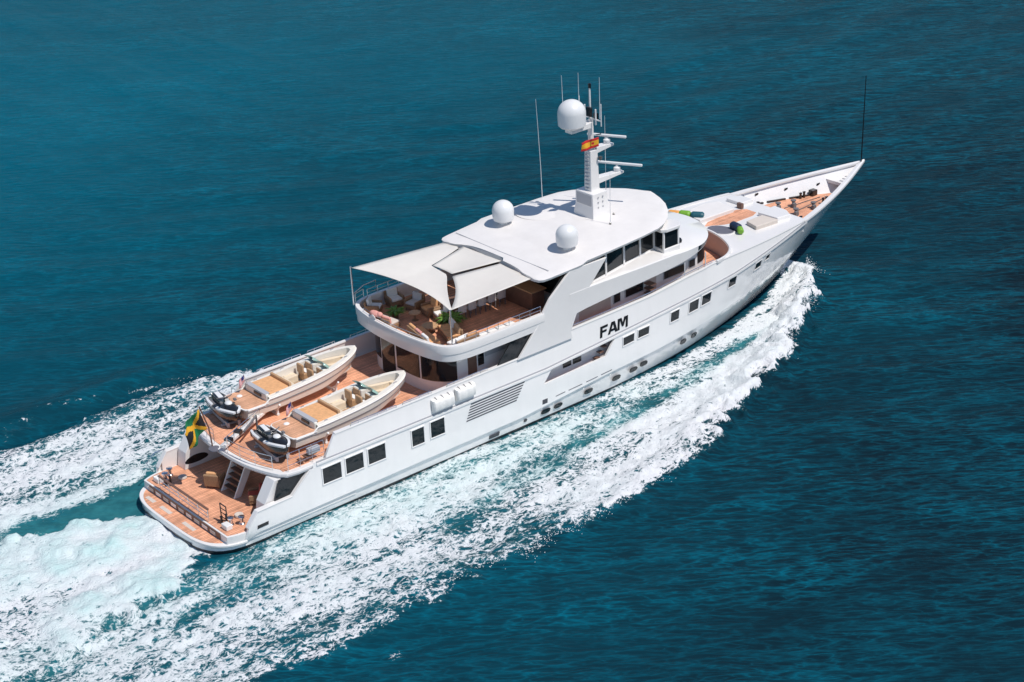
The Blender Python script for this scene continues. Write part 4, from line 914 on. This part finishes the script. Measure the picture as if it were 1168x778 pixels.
ch = [((15.45,3.55,FZ), R(-50), 'white cushioned wicker armchair in the port aft corner of the sun deck', LINEN),
      ((16.9,3.6,FZ), R(-100), 'white cushioned wicker armchair behind the green fern', LINEN),
      ((17.35,2.35,FZ), R(-170), 'wicker armchair with grey cushions facing aft beyond the fern', GREYCLOTH),
      ((17.5,1.1,FZ), R(170), 'wicker armchair with orange cushions facing aft at the low table', ORANGE),
      ((17.5,.05,FZ), R(165), 'white cushioned wicker armchair under the slit between the sails', LINEN)]
for a in ch: armchair(a[0], a[1], a[2], a[3])
for a in (((3.45,-2.1,.95), R(150), 'red cushioned armchair in the shade of the aft main deck', F_RED2), ((2.85,.85,.95), R(35), 'orange cushioned armchair beside the white stair on the main deck', ORANGE)):
    armchair(a[0], a[1], a[2], a[3], 'armchairs on the aft main deck')
def sofa(loc, rz, L, label, cush, pillows):
    t = thing('sofa', label, 'sofa', loc, rz, 'lounge seats along the aft rail')
    mb = MB(); mb.box(-.42,.42,-L/2,L/2,.08,.34); obj('seat_base', mb, WICKER, t, bevel=.03)
    mb = MB(); mb.box(-.48,-.36,-L/2,L/2,.1,.72); obj('backrest', mb, WICKER, t, bevel=.03)
    n = max(1, round(L/.75))
    for k in range(n):
        y0 = -L/2+L*k/n; mb = MB(); mb.box(-.34,.42,y0+.02,y0+L/n-.02,.34,.48); obj('seat_cushion', mb, cush, t, bevel=.05)
        mb = MB(); mb.obox((-.28,y0+L/n/2,.64),(.08,0,.02),(0,L/n/2-.04,0),(-.03,0,.2)); obj('back_cushion', mb, pillows[k%len(pillows)], t, bevel=.06)
    return t
sofa((15.0,-1.55,FZ), R(-12), 2.3, 'orange and white cushioned sofa along the aft rail by the near pole', ORANGE, [LINEN, PINK, ORANGE])
sofa((16.4,-2.0,FZ), R(160), 1.7, 'tan cushioned sofa beside the near sail pole', ORANGE, [LINEN, TAN])
sofa((16.1,-3.45,FZ), R(95), 1.6, 'white and orange cushioned sofa against the starboard rail', LINEN, [ORANGE, LINEN])
sofa((14.75,1.6,FZ), R(10), 1.5, 'pink cushioned bench along the aft rail near the fern', COVER, [PINK, LINEN])
def low_table(loc, label, r, h, m):
    t = thing('side_table', label, 'table', loc, 0, 'low tables on the sun deck')
    mb = MB(); mb.lathe([(.01,h-.05),(r,h-.05),(r,h),(.01,h)], (0,0,0), 20); obj('table_top', mb, m, t)
    mb = MB(); mb.lathe([(r*.6,0),(.07,.05),(.07,h-.05)], (0,0,0), 12); obj('pedestal', mb, WICKER, t, smooth=True)
low_table((16.45,1.15,FZ), 'round brown low table in front of the orange cushioned armchair', .33, .48, TAN)
low_table((16.05,-.7,FZ), 'wide round wooden low table amid the sofas', .45, .42, TAN)
def fern(loc, label, s=1.0, n=70):
    t = thing('potted_fern', label, 'potted plant', loc, 0)
    mb = MB(); mb.lathe([(.16,0),(.22,.3),(.24,.32),(.2,.33),(.02,.3)], (0,0,0), 16); obj('pot', mb, POT, t, smooth=True)
    mb = MB()
    for k in range(n):
        a = random.uniform(0, 6.283); L_ = s*random.uniform(.4,.75); up = random.uniform(.25,.75)
        d = Vector((math.cos(a), math.sin(a), 0)); prev = Vector((0,0,.3)); sd_ = Vector((-d.y,d.x,0)); pts = []
        for i in range(7):
            f = i/6; p = Vector((0,0,.3))+d*L_*f+Vector((0,0,s*up*f*(1.3-f*1.1))); wv = .075*s*math.sin(math.pi*min(f+.1,1))+.004; pts.append([p-sd_*wv-Vector((0,0,wv*.4)), p, p+sd_*wv-Vector((0,0,wv*.4))])
        mb.grid(pts)
    obj('fronds', mb, LEAF, t)
fern((15.85,2.15,FZ), 'bushy green fern in a pot on the open aft sun deck', 1.0, 90)
fern((17.35,-.95,FZ+.02), 'tall dark leafy palm standing under the slit between two shade sails', 1.35, 80)
# dining set in the shade of the sails
t = thing('dining_table', 'long brown dining table in the shade beneath the sails', 'table', (19.7,.45,FZ))
mb = MB(); mb.box(-1.7,1.7,-.55,.55,.68,.74); obj('table_top', mb, WALNUT, t, bevel=.02)
for x in (-1.1,1.1):
    mb = MB(); mb.box(x-.1,x+.1,-.3,.3,0,.68); obj('leg', mb, WICKER, t)
def dchair(loc, rz, label):
    t = thing('dining_chair', label, 'chair', loc, rz, 'grey dining chairs at the long table')
    mb = MB(); mb.box(-.24,.24,-.25,.25,.42,.5); obj('seat', mb, GREYCLOTH, t, bevel=.02)
    mb = MB(); mb.loft([[(-.26+.08*abs(y)/.27,y,.48),(-.20+.08*abs(y)/.27,y,.48),(-.24+.08*abs(y)/.27,y,.95),(-.30+.08*abs(y)/.27,y,.95)] for y in np.linspace(-.27,.27,7)]); obj('backrest', mb, GREYCLOTH, t, smooth=True, angle=50)
    for x in (-.2,.2):
        for y in (-.2,.2):
            mb = MB(); mb.box(x-.02,x+.02,y-.02,y+.02,0,.42); obj('leg', mb, RUBBER, t)
    return t
names = ['aftmost', 'second from aft', 'middle', 'second from the bar', 'closest to the bar']
for k in range(5):
    dchair((18.3+.70*k, -.55, FZ), R(90), f'grey dining chair at the long shaded table, {names[k]} in its row')
for k in range(4):
    t = thing('deck_pouf', 'white cushioned bench block by the starboard rail, '+['aftmost','second from aft','third from aft','foremost'][k]+' of four', 'bench', (17.35+.62*k, -3.72, FZ), 0, 'white bench blocks by the starboard rail')
    mb = MB(); mb.box(-.26,.26,-.3,.3,0,.3); obj('base', mb, WICKER, t, bevel=.02)
    mb = MB(); mb.box(-.27,.27,-.31,.31,.3,.46); obj('cushion', mb, LINEN, t, bevel=.05)
# towel and folded cloth on the aft rail
G = [[(14.16-.18+.5*abs(v)*.1+ (0 if v < .5 else -.02), 1.35+u*.75+.05*math.sin(v*9), 6.62+.14*math.sin(u*5)*(1-v) - (v*.62)) for v in np.linspace(0,1,8)] for u in np.linspace(0,1,9)]
mb = MB(); mb.grid(G); tag(obj('towel', mb, LINEN, None, smooth=True, solid=.02), 'white towel hanging over the outside of the aft sun deck rail', 'towel')
mb = MB(); mb.ell((14.25,1.75,6.68),.22,.42,.16); mb.ell((14.3,1.4,6.72),.16,.2,.14); tag(obj('cushion_roll', mb, PINK, None, smooth=True), 'pink rolled cushion lying on the aft sun deck rail', 'cushion')

# ------------------------------------------------------------------ white padded covers hung outside the bulwark
def cover_roll(x0, x1, z0, z1, label):
    t = thing('padded_cover', label, 'cover', ((x0+x1)/2, -4.5, z0), 0, 'white padded covers hung over the bulwark')
    L_ = (x1-x0)/2; H = z1-z0; r = []
    for x in np.linspace(-L_, L_, 33):
        k = .85+.15*abs(math.sin(x*7.5)); e = min(1, (L_-abs(x))/.12+.45)
        r.append([(x, .02, 0),(x,-.18*k*e,.02),(x,-.24*k*e,H*.25),(x,-.24*k*e,H*.75),(x,-.17*k*e,H*.97),(x,.0,H),(x,.10,H+.02),(x,.1,H-.06)])
    mb = MB(); mb.loft(r); obj('cover', mb, LINEN, t, smooth=True, angle=60)
    mb = MB()
    for f in (-.6, 0, .6): mb.tube([(f*L_,-.12,H*.97),(f*L_,.02,H+.05),(f*L_,.14,H+.06)], .018, 5)
    obj('strap', mb, RUBBER, t)
cover_roll(13.05, 14.45, 3.42, 4.06, 'white padded cover hung on the starboard bulwark, the aft one above the square windows')
cover_roll(14.62, 15.9, 3.50, 4.14, 'white padded cover hung on the starboard bulwark, the forward one above the louvres')

# ------------------------------------------------------------------ foredeck beach gear
def bolster(c, d, L_, r, m, label):
    d = Vector((math.cos(d), math.sin(d), 0)); c = Vector(c); mb = MB()
    pts = [c+d*(L_*f) for f in np.linspace(-.5,.5,9)]
    path = [Vector(p) for p in pts]; s = Vector((-d.y,d.x,0)); up = Vector((0,0,1)); rings = []
    for i, p in enumerate(path):
        k = r*(1 if 0 < i < 8 else .72); rings.append([p+s*k*math.cos(a)+up*k*.9*math.sin(a) for a in [2*math.pi*q/16 for q in range(16)]])
    mb.loft(rings); return tag(obj('bolster', mb, m, None, smooth=True, angle=50), label, 'cushion', 'coloured bolsters on the foredeck')
bolster((37.95,2.72,5.52), R(-62), .75, .24, P_ORANGE, 'orange bolster at the port end of the foredeck seat')
bolster((38.27,2.12,5.54), R(-62), .7, .27, P_GREEN, 'lime green bolster between the orange and the teal ones')
bolster((38.7,1.45,5.52), R(-55), .8, .27, P_TEAL, 'dark teal bolster next to the lime green one on the port side')
bolster((39.15,-1.35,5.44), R(-100), .75, .27, P_NAVY, 'navy blue bolster on the starboard side of the foredeck')
bolster((38.92,-1.95,5.42), R(-130), .6, .2, P_GREEN, 'lime green bolster beside the navy one on the starboard side')

# ------------------------------------------------------------------ the sea
def vnoise(x, y, seed=0):
    xi = np.floor(x).astype(np.int64); yi = np.floor(y).astype(np.int64); xf = x-xi; yf = y-yi
    def h(a, b):
        n = (a*374761393 + b*668265263 + seed*1274126177) & 0xffffffff
        n = ((n ^ (n >> 13))*1274126177) & 0xffffffff
        return ((n ^ (n >> 16)) & 0xffff)/65535.0
    u = xf*xf*(3-2*xf); v = yf*yf*(3-2*yf)
    return (h(xi,yi)*(1-u)+h(xi+1,yi)*u)*(1-v)+(h(xi,yi+1)*(1-u)+h(xi+1,yi+1)*u)*v
def fbm(x, y, o=4, seed=0):
    s = 0; a = .5; t = 0
    for k in range(o): s = s+a*vnoise(x, y, seed+k); t += a; a *= .55; x = x*2.03+17.3; y = y*2.03+9.1
    return s/t
def ss(a, b, x):
    t = np.clip((x-a)/(b-a), 0, 1); return t*t*(3-2*t)
def sea_fields(X, Y):
    n1 = fbm(X*.55, Y*.55, 4, 3); n2 = fbm(X*1.6, Y*1.6, 3, 5); n3 = fbm(X*.16, Y*.32, 3, 8); st = fbm(X*.28, Y*1.1, 4, 21)
    a = np.abs(Y)
    xo = [-80,-12,-3.4,4.5,8.8,15.1,19.4,24.7,31.2,36.9,40,43,45.2,46.8,47.6]
    yo = [-20,-15.2,-14.3,-14.2,-14.3,-14.6,-14.0,-12.6,-10.3,-7.9,-6.2,-4.3,-2.4,-.8,0.3]
    out = -np.interp(X, xo, yo)+(n2-.5)*2.2*ss(10,38,X)+(n1-.5)*2.4
    out = np.where(Y > 0, np.minimum(out, np.interp(X, [-80,9,12,15,20,30,47], [40,14.6,12.8,11.0,9.0,7.0,1.0])+(n2-.5)*1.6), out)
    xi = [-80,20,24,27.4,31,33.5,36.8,40.8,43,44.6,47]; yi = [3.8,3.8,3.85,3.9,3.75,3.3,2.95,1.75,.7,-.1,-.6]
    inn = np.interp(X, xi, yi)
    F = ss(-.4,.5,out-a)*ss(-.1,.7,a-inn)*(X < 47.7)
    rel = (a-inn)/np.maximum(out-inn, .5)
    dens = .60+.20*ss(.2,.7,rel)*ss(8,26,X)+.12*ss(26,40,X)-.10*ss(.78,1.0,rel)*ss(28,12,X)+.09*ss(14,2,X)+.16*ss(24,32,X)*ss(.35,.1,rel)
    # calmer dark lane beside the hull aft of amidships
    dens = dens*(1-.28*ss(30,24,X)*ss(6.3,5.0,a))
    # teal lane between the two crests forward
    lane = np.interp(X, [10,16,25,30,36,40], [9.6,8.4,6.9,6.2,5.25,4.4]); lw = np.interp(X, [8,14,24,34,40], [.9,.7,.55,.5,.2])
    ln = np.exp(-((a-lane-(n1-.5)*1.2)/lw)**2)*ss(8,14,X)*ss(40,36,X)
    dens = dens-np.interp(X, [16, 24, 28], [.18, .30, .42])*ln*(.5+n1)
    # towards the stern the foam breaks up into lace
    dens = dens-.08*ss(14,-2,X)*ss(6,8,a)
    dens = dens+(n3-.5)*.60+(st-.5)*.55
    # port side: clear teal gap next to the propeller wash
    gap = ss(3.5,1.0,X)*ss(6.6,5.0,Y+(n1-.5)*2.0)*ss(1.5,2.5,Y)
    dens = np.where(Y > 0, dens-.75*gap, dens)
    ngap = ss(4,0,X)*np.exp(-((Y+6.0+ .42*np.minimum(X,0)*-1+(n1-.5)*1.2)/.6)**2)
    dens = dens-.18*ngap
    F = F*np.clip(dens, 0, 1)
    # propeller wash
    d = np.maximum(-X-.3, 0)
    yn = -3.5-.50*d+.010*d*d; yf = 2.7+.36*d-.006*d*d
    W = ss(-.2,.9,Y-yn+(n1-.5)*2.6+(n2-.5)*1.6)*ss(-.2,1.0,yf-Y+(n1-.5)*2.2+(n2-.5)*1.6)*ss(.9,-.5,X)
    washd = np.clip(.88+(n3-.5)*.7+(n1-.5)*.5+.30*ss(-7,-.5,X), 0, 1.15)
    F = np.maximum(F, W*washd)
    # specks of foam on the port bow wave crest
    cr = np.exp(-((Y-np.interp(X, [-20,-2,1,4.5,12,17], [16.0,15.6,16.6,15.6,14.8,14.6]))/.35)**2)
    F = np.maximum(F, .36*cr*ss(14,6,X)*ss(-8,-2,X)*(n2 > .45))
    sp = np.exp(-(((X-1.27)/.5)**2+((Y+16.45)/.35)**2)); F = np.maximum(F, .75*sp*(n2+.2))
    # aerated turquoise water
    A = ss(-.3,1.5,out-a)*ss(-.2,.6,a-inn)*(X < 47)*(.14+.26*ss(.55,.15,rel)*ss(.0,.12,rel)*ss(32,20,X)+.35*ln+.3*np.clip(n3-.4,0,1))
    A = np.maximum(A, W*np.clip(.48+1.2*(n1-.5)+.9*(n3-.5), .15, 1)); A = np.maximum(A, .55*gap*(Y > 0)*ss(15,8,a))
    # heights
    H = .05*np.sin(.9*(X*.63+Y*.777)+3*n3)+.035*np.sin(1.7*(X*.5+Y*.86)+4*n1)+.10*(fbm(X*.12,Y*.12,3,31)-.5)
    crest = np.exp(-((a-(out-.9))/1.1)**2)*(X < 47); H = H+crest*np.interp(X, [-20,0,20,34,42,46,47.6], [.10,.18,.34,.65,.95,.65,0])
    trough = np.exp(-((a-(out+2.2))/1.6)**2); H = H-.12*trough*ss(-30,0,X)*ss(47,30,X)
    swell = np.exp(-((Y-16.6)/1.3)**2)*.55*ss(16,6,X); H = H+swell-.30*np.exp(-((Y-14.9)/1.1)**2)*ss(14,6,X)
    H = H+F*((n2-.42)*.46+(fbm(X*2.9,Y*2.9,2,41)-.5)*.22)*np.where(a > 4.6, 1, np.where(X < -.5, 1, .0))*(1-.45*W)
    H = H+W*ss(-.8,-5,X)*(.24+.62*(n1-.4))+W*.1
    H = np.where((a < 4.9) & (X > -.4) & (X < 40), np.minimum(H, .06), H)
    return H, F, A
def build_sea():
    xs = np.concatenate([-np.geomspace(6000, 26, 34), np.arange(-25, 52, .14), np.geomspace(53, 6000, 44)])
    ys = np.concatenate([-np.geomspace(6000, 27, 34), np.arange(-25.5, -19, .35), np.arange(-19, 19, .14), np.arange(19.3, 40, .6), np.geomspace(41, 6000, 40)])
    X, Y = np.meshgrid(xs, ys, indexing='ij')
    H, F, A = sea_fields(X, Y); far = ss(300, 60, np.maximum(np.abs(X-15), np.abs(Y))); H = H*far
    nx, ny = X.shape; V = np.stack([X, Y, H], -1).reshape(-1, 3)
    i = np.arange(nx-1)[:, None]*ny+np.arange(ny-1)[None, :]; q = np.stack([i, i+ny, i+ny+1, i+1], -1).reshape(-1, 4)
    me = bpy.data.meshes.new('sea'); me.vertices.add(len(V)); me.vertices.foreach_set('co', V.ravel().astype(np.float32))
    me.loops.add(q.size); me.loops.foreach_set('vertex_index', q.ravel().astype(np.int32))
    me.polygons.add(len(q)); me.polygons.foreach_set('loop_start', np.arange(0, q.size, 4, dtype=np.int32))
    me.polygons.foreach_set('use_smooth', np.ones(len(q), dtype=bool)); me.update(); me.validate()
    for nm, d in (('foam', F), ('aerated', A)):
        at = me.attributes.new(nm, 'FLOAT', 'POINT'); at.data.foreach_set('value', d.ravel().astype(np.float32))
    o = bpy.data.objects.new('sea', me); COL.objects.link(o); o['kind'] = 'structure'
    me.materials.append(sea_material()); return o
def sea_material():
    m = bpy.data.materials.new('sea_water'); m.use_nodes = True; nt = m.node_tree; b = nt.nodes['Principled BSDF']; out = nt.nodes['Material Output']
    N = nt.nodes.new; LK = nt.links.new
    def mth(op, *a, clamp=False):
        k = N('ShaderNodeMath'); k.operation = op; k.use_clamp = clamp
        for i, v in enumerate(a):
            if isinstance(v, (int, float)): k.inputs[i].default_value = v
            else: LK(v, k.inputs[i])
        return k.outputs[0]
    geo = N('ShaderNodeNewGeometry'); pos = geo.outputs['Position']
    def noise(scale, detail, vec, rough=.6, dist=0.0, w='Fac'):
        k = N('ShaderNodeTexNoise'); k.inputs['Scale'].default_value = scale; k.inputs['Detail'].default_value = detail; k.inputs['Roughness'].default_value = rough
        k.inputs['Distortion'].default_value = dist; LK(vec, k.inputs['Vector']); return k.outputs[w]
    def mapping(sc, rz=0.0, vec=pos):
        k = N('ShaderNodeMapping'); k.inputs['Rotation'].default_value = (0,0,rz); k.inputs['Scale'].default_value = sc; LK(vec, k.inputs['Vector']); return k.outputs[0]
    fo = N('ShaderNodeAttribute'); fo.attribute_name = 'foam'; ae = N('ShaderNodeAttribute'); ae.attribute_name = 'aerated'
    F, A = fo.outputs['Fac'], ae.outputs['Fac']
    # ---- foam lace: veins of ridged noise and cell walls, warped by slow turbulence
    dn = N('ShaderNodeTexNoise'); dn.inputs['Scale'].default_value = 1.1; dn.inputs['Detail'].default_value = 5; LK(pos, dn.inputs['Vector'])
    vm = N('ShaderNodeVectorMath'); vm.operation = 'MULTIPLY_ADD'; LK(dn.outputs['Color'], vm.inputs[0]); vm.inputs[1].default_value = (1.3,1.0,0); LK(pos, vm.inputs[2])
    warped = mapping((.70,1.0,.3), 0, vm.outputs[0])
    def vor(scale):
        k = N('ShaderNodeTexVoronoi'); k.feature = 'DISTANCE_TO_EDGE'; k.inputs['Scale'].default_value = scale; LK(warped, k.inputs['Vector']); return k.outputs['Distance']
    def ridge(scale, det=2):
        return mth('ABSOLUTE', mth('SUBTRACT', noise(scale, det, warped, .6), .5))
    e1 = vor(2.3); e2 = vor(6.0)
    g1 = ridge(2.4); g2 = ridge(7.0)
    fb = noise(.8, 9, mapping((.75,1.25,.3)), .68); fine = noise(5.5, 6, mapping((.8,1.2,.5)), .75)
    lace = mth('ADD', mth('ADD', mth('MULTIPLY', e1, 1.15), mth('MULTIPLY', e2, .75)), mth('ADD', mth('MULTIPLY', g1, 1.5), mth('MULTIPLY', g2, 1.3)))
    v = mth('ADD', mth('MULTIPLY', F, 1.42), mth('MULTIPLY', mth('SUBTRACT', fb, .5), 1.25))
    v = mth('ADD', v, mth('MULTIPLY', mth('SUBTRACT', fine, .5), 1.7))
    v = mth('SUBTRACT', v, lace)
    gate = mth('DIVIDE', F, .12, clamp=True)
    mask = mth('MULTIPLY', mth('DIVIDE', mth('SUBTRACT', v, mth('SUBTRACT', .24, mth('MULTIPLY', A, .30))), mth('ADD', .22, mth('MULTIPLY', A, .50)), clamp=True), gate)
    haze = mth('MULTIPLY', mth('DIVIDE', mth('SUBTRACT', v, -.15), .9, clamp=True), mth('MULTIPLY', gate, .20))
    # ---- ripples running across the line of sight, sharp crested
    tx = lambda lx, ly, a: (lambda k: (setattr(k, 'vector_type', 'TEXTURE'), k.inputs['Rotation'].__setattr__('default_value', (0,0,a)), k.inputs['Scale'].__setattr__('default_value', (lx,ly,1)), LK(pos, k.inputs['Vector']), k.outputs[0])[-1])(N('ShaderNodeMapping'))
    def crest(lx, ly, a, det=2, dist=.4, p=2.0):
        r = mth('SUBTRACT', 1.0, mth('MULTIPLY', mth('ABSOLUTE', mth('SUBTRACT', noise(1.0, det, tx(lx, ly, a), .5, dist), .5)), 4.0), clamp=True)
        return mth('POWER', r, p)
    k1 = crest(2.9, .70, R(-37), 3, .3); k2 = crest(1.3, .32, R(-42), 3, .3); k3 = noise(1.0, 3, tx(.55,.22,R(-39)), .6); sw = noise(1.0, 3, tx(7.5,3.2,R(-30)), .5, .3)
    big = noise(.016, 4, pos)
    patch = mth('ADD', .35, mth('MULTIPLY', mth('SUBTRACT', noise(.05, 3, tx(2.0, 1.0, R(-30))), .3), 2.6, clamp=True))
    h = mth('ADD', mth('MULTIPLY', patch, mth('ADD', mth('ADD', mth('MULTIPLY', k1, .12), mth('MULTIPLY', k2, .06)), mth('MULTIPLY', k3, .06))), mth('MULTIPLY', sw, .38))
    bp = N('ShaderNodeBump'); bp.inputs['Strength'].default_value = 1.0; bp.inputs['Distance'].default_value = .34; LK(h, bp.inputs['Height'])
    # ---- water colour: dark body, light coming through the thin crests
    thin = mth('MULTIPLY', mth('ADD', mth('MULTIPLY', mth('POWER', k1, 3.5), .55), mth('MULTIPLY', mth('POWER', k2, 3.0), .42)), mth('MULTIPLY', patch, mth('MULTIPLY', mth('ADD', sw, -.15), 1.4, clamp=True)), clamp=True)
    c0 = N('ShaderNodeMix'); c0.data_type = 'RGBA'; sx = N('ShaderNodeSeparateXYZ'); LK(pos, sx.inputs[0]); shade_grad = mth('DIVIDE', mth('ADD', mth('SUBTRACT', sx.outputs[1], mth('MULTIPLY', sx.outputs[0], .38)), 33), 85, clamp=True); LK(mth('ADD', mth('MULTIPLY', shade_grad, .85), mth('MULTIPLY', mth('SUBTRACT', big, .5), 1.3), clamp=True), c0.inputs[0]); c0.inputs[6].default_value = (.0052,.0118,.0185,1); c0.inputs[7].default_value = (.0003,.085,.131,1)  # gradient paints shade into the near starboard water, sky brightness farther off
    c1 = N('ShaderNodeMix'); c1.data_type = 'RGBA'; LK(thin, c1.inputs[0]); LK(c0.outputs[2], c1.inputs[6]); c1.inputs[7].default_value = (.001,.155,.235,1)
    aer = mth('MULTIPLY', mth('ADD', A, haze), mth('ADD', -.25, mth('MULTIPLY', noise(.8, 6, pos), 1.7)), clamp=True)
    c2 = N('ShaderNodeMix'); c2.data_type = 'RGBA'; LK(aer, c2.inputs[0]); LK(c1.outputs[2], c2.inputs[6]); c2.inputs[7].default_value = (.06,.31,.33,1)
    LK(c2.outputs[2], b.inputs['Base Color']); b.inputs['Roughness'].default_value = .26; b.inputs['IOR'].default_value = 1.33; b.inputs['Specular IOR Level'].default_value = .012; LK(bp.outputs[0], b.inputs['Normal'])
    fm = N('ShaderNodeBsdfPrincipled'); fm.inputs['Roughness'].default_value = .85; fm.inputs['Specular IOR Level'].default_value = .1
    fc = N('ShaderNodeMix'); fc.data_type = 'RGBA'; LK(mth('MULTIPLY', A, mth('ADD', .1, mth('MULTIPLY', noise(.55, 5, pos), 1.6)), clamp=True), fc.inputs[0]); fc.inputs[6].default_value = (.80,.79,.81,1); fc.inputs[7].default_value = (.50,.72,.71,1); LK(fc.outputs[2], fm.inputs['Base Color'])
    bp2 = N('ShaderNodeBump'); bp2.inputs['Strength'].default_value = .7; bp2.inputs['Distance'].default_value = .16
    LK(mth('ADD', mth('MULTIPLY', v, .55), mth('MULTIPLY', noise(3.5, 6, pos, .7), .7)), bp2.inputs['Height']); LK(bp2.outputs[0], fm.inputs['Normal'])
    ms = N('ShaderNodeMixShader'); LK(mask, ms.inputs[0]); LK(b.outputs[0], ms.inputs[1]); LK(fm.outputs[0], ms.inputs[2]); LK(ms.outputs[0], out.inputs[0])
    return m
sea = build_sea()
# spray thrown off the bow wave: thousands of droplets, one mass
def build_spray():
    n = 5200; mb_v = []; mb_f = []
    xs = RNG.uniform(6, 47.3, n*3); w = RNG.uniform(0, 1, n*3); keep = w < np.interp(xs, [6,20,32,42,47], [.10,.18,.45,.9,1.0]); xs = xs[keep][:n]
    xo = [-3.4,4.5,8.8,15.1,19.4,24.7,31.2,36.9,40,43,45.2,46.8,47.6]; yo = [14.3,14.2,14.3,14.6,14.0,12.6,10.3,7.9,6.2,4.3,2.4,.9,0.2]
    base = np.interp(xs, xo, yo); ph = vnoise(xs*1.3, xs*0, 77); off = np.abs(RNG.normal(0, .40, len(xs)))*(.15+1.5*ph**2)-.5; sg = np.where((RNG.random(len(xs)) < .8) | (xs > 10), -1, 1)
    a = np.maximum(base+off, .15); z = .12+np.abs(RNG.normal(0, .30, len(xs)))*np.interp(xs, [6,25,42,47], [.35,.6,1.25,.9])*np.exp(-np.maximum(off,0)*.8); s = RNG.uniform(.006, .024, len(xs))
    T = np.array([(1,0,0),(-1,0,0),(0,1,0),(0,-1,0),(0,0,1),(0,0,-1)]); Fq = [(0,2,4),(2,1,4),(1,3,4),(3,0,4),(2,0,5),(1,2,5),(3,1,5),(0,3,5)]
    mb = MB()
    for i in range(len(xs)):
        o = len(mb.v); c = np.array((xs[i], sg[i]*a[i], z[i])); mb.v += [tuple(c+T[k]*s[i]*(1.6 if k < 2 else 1)) for k in range(6)]
        for f in Fq: mb.f.append(tuple(o+k for k in f)); mb.mi.append(0)
    me = bpy.data.meshes.new('spray'); me.from_pydata(mb.v, [], mb.f); m = mat('spray_water', (.85,.86,.87), .6); me.materials.append(m)
    o = bpy.data.objects.new('spray', me); COL.objects.link(o); o['kind'] = 'stuff'; o['label'] = 'white spray thrown up along the bow wave'; o['category'] = 'spray'
build_spray()
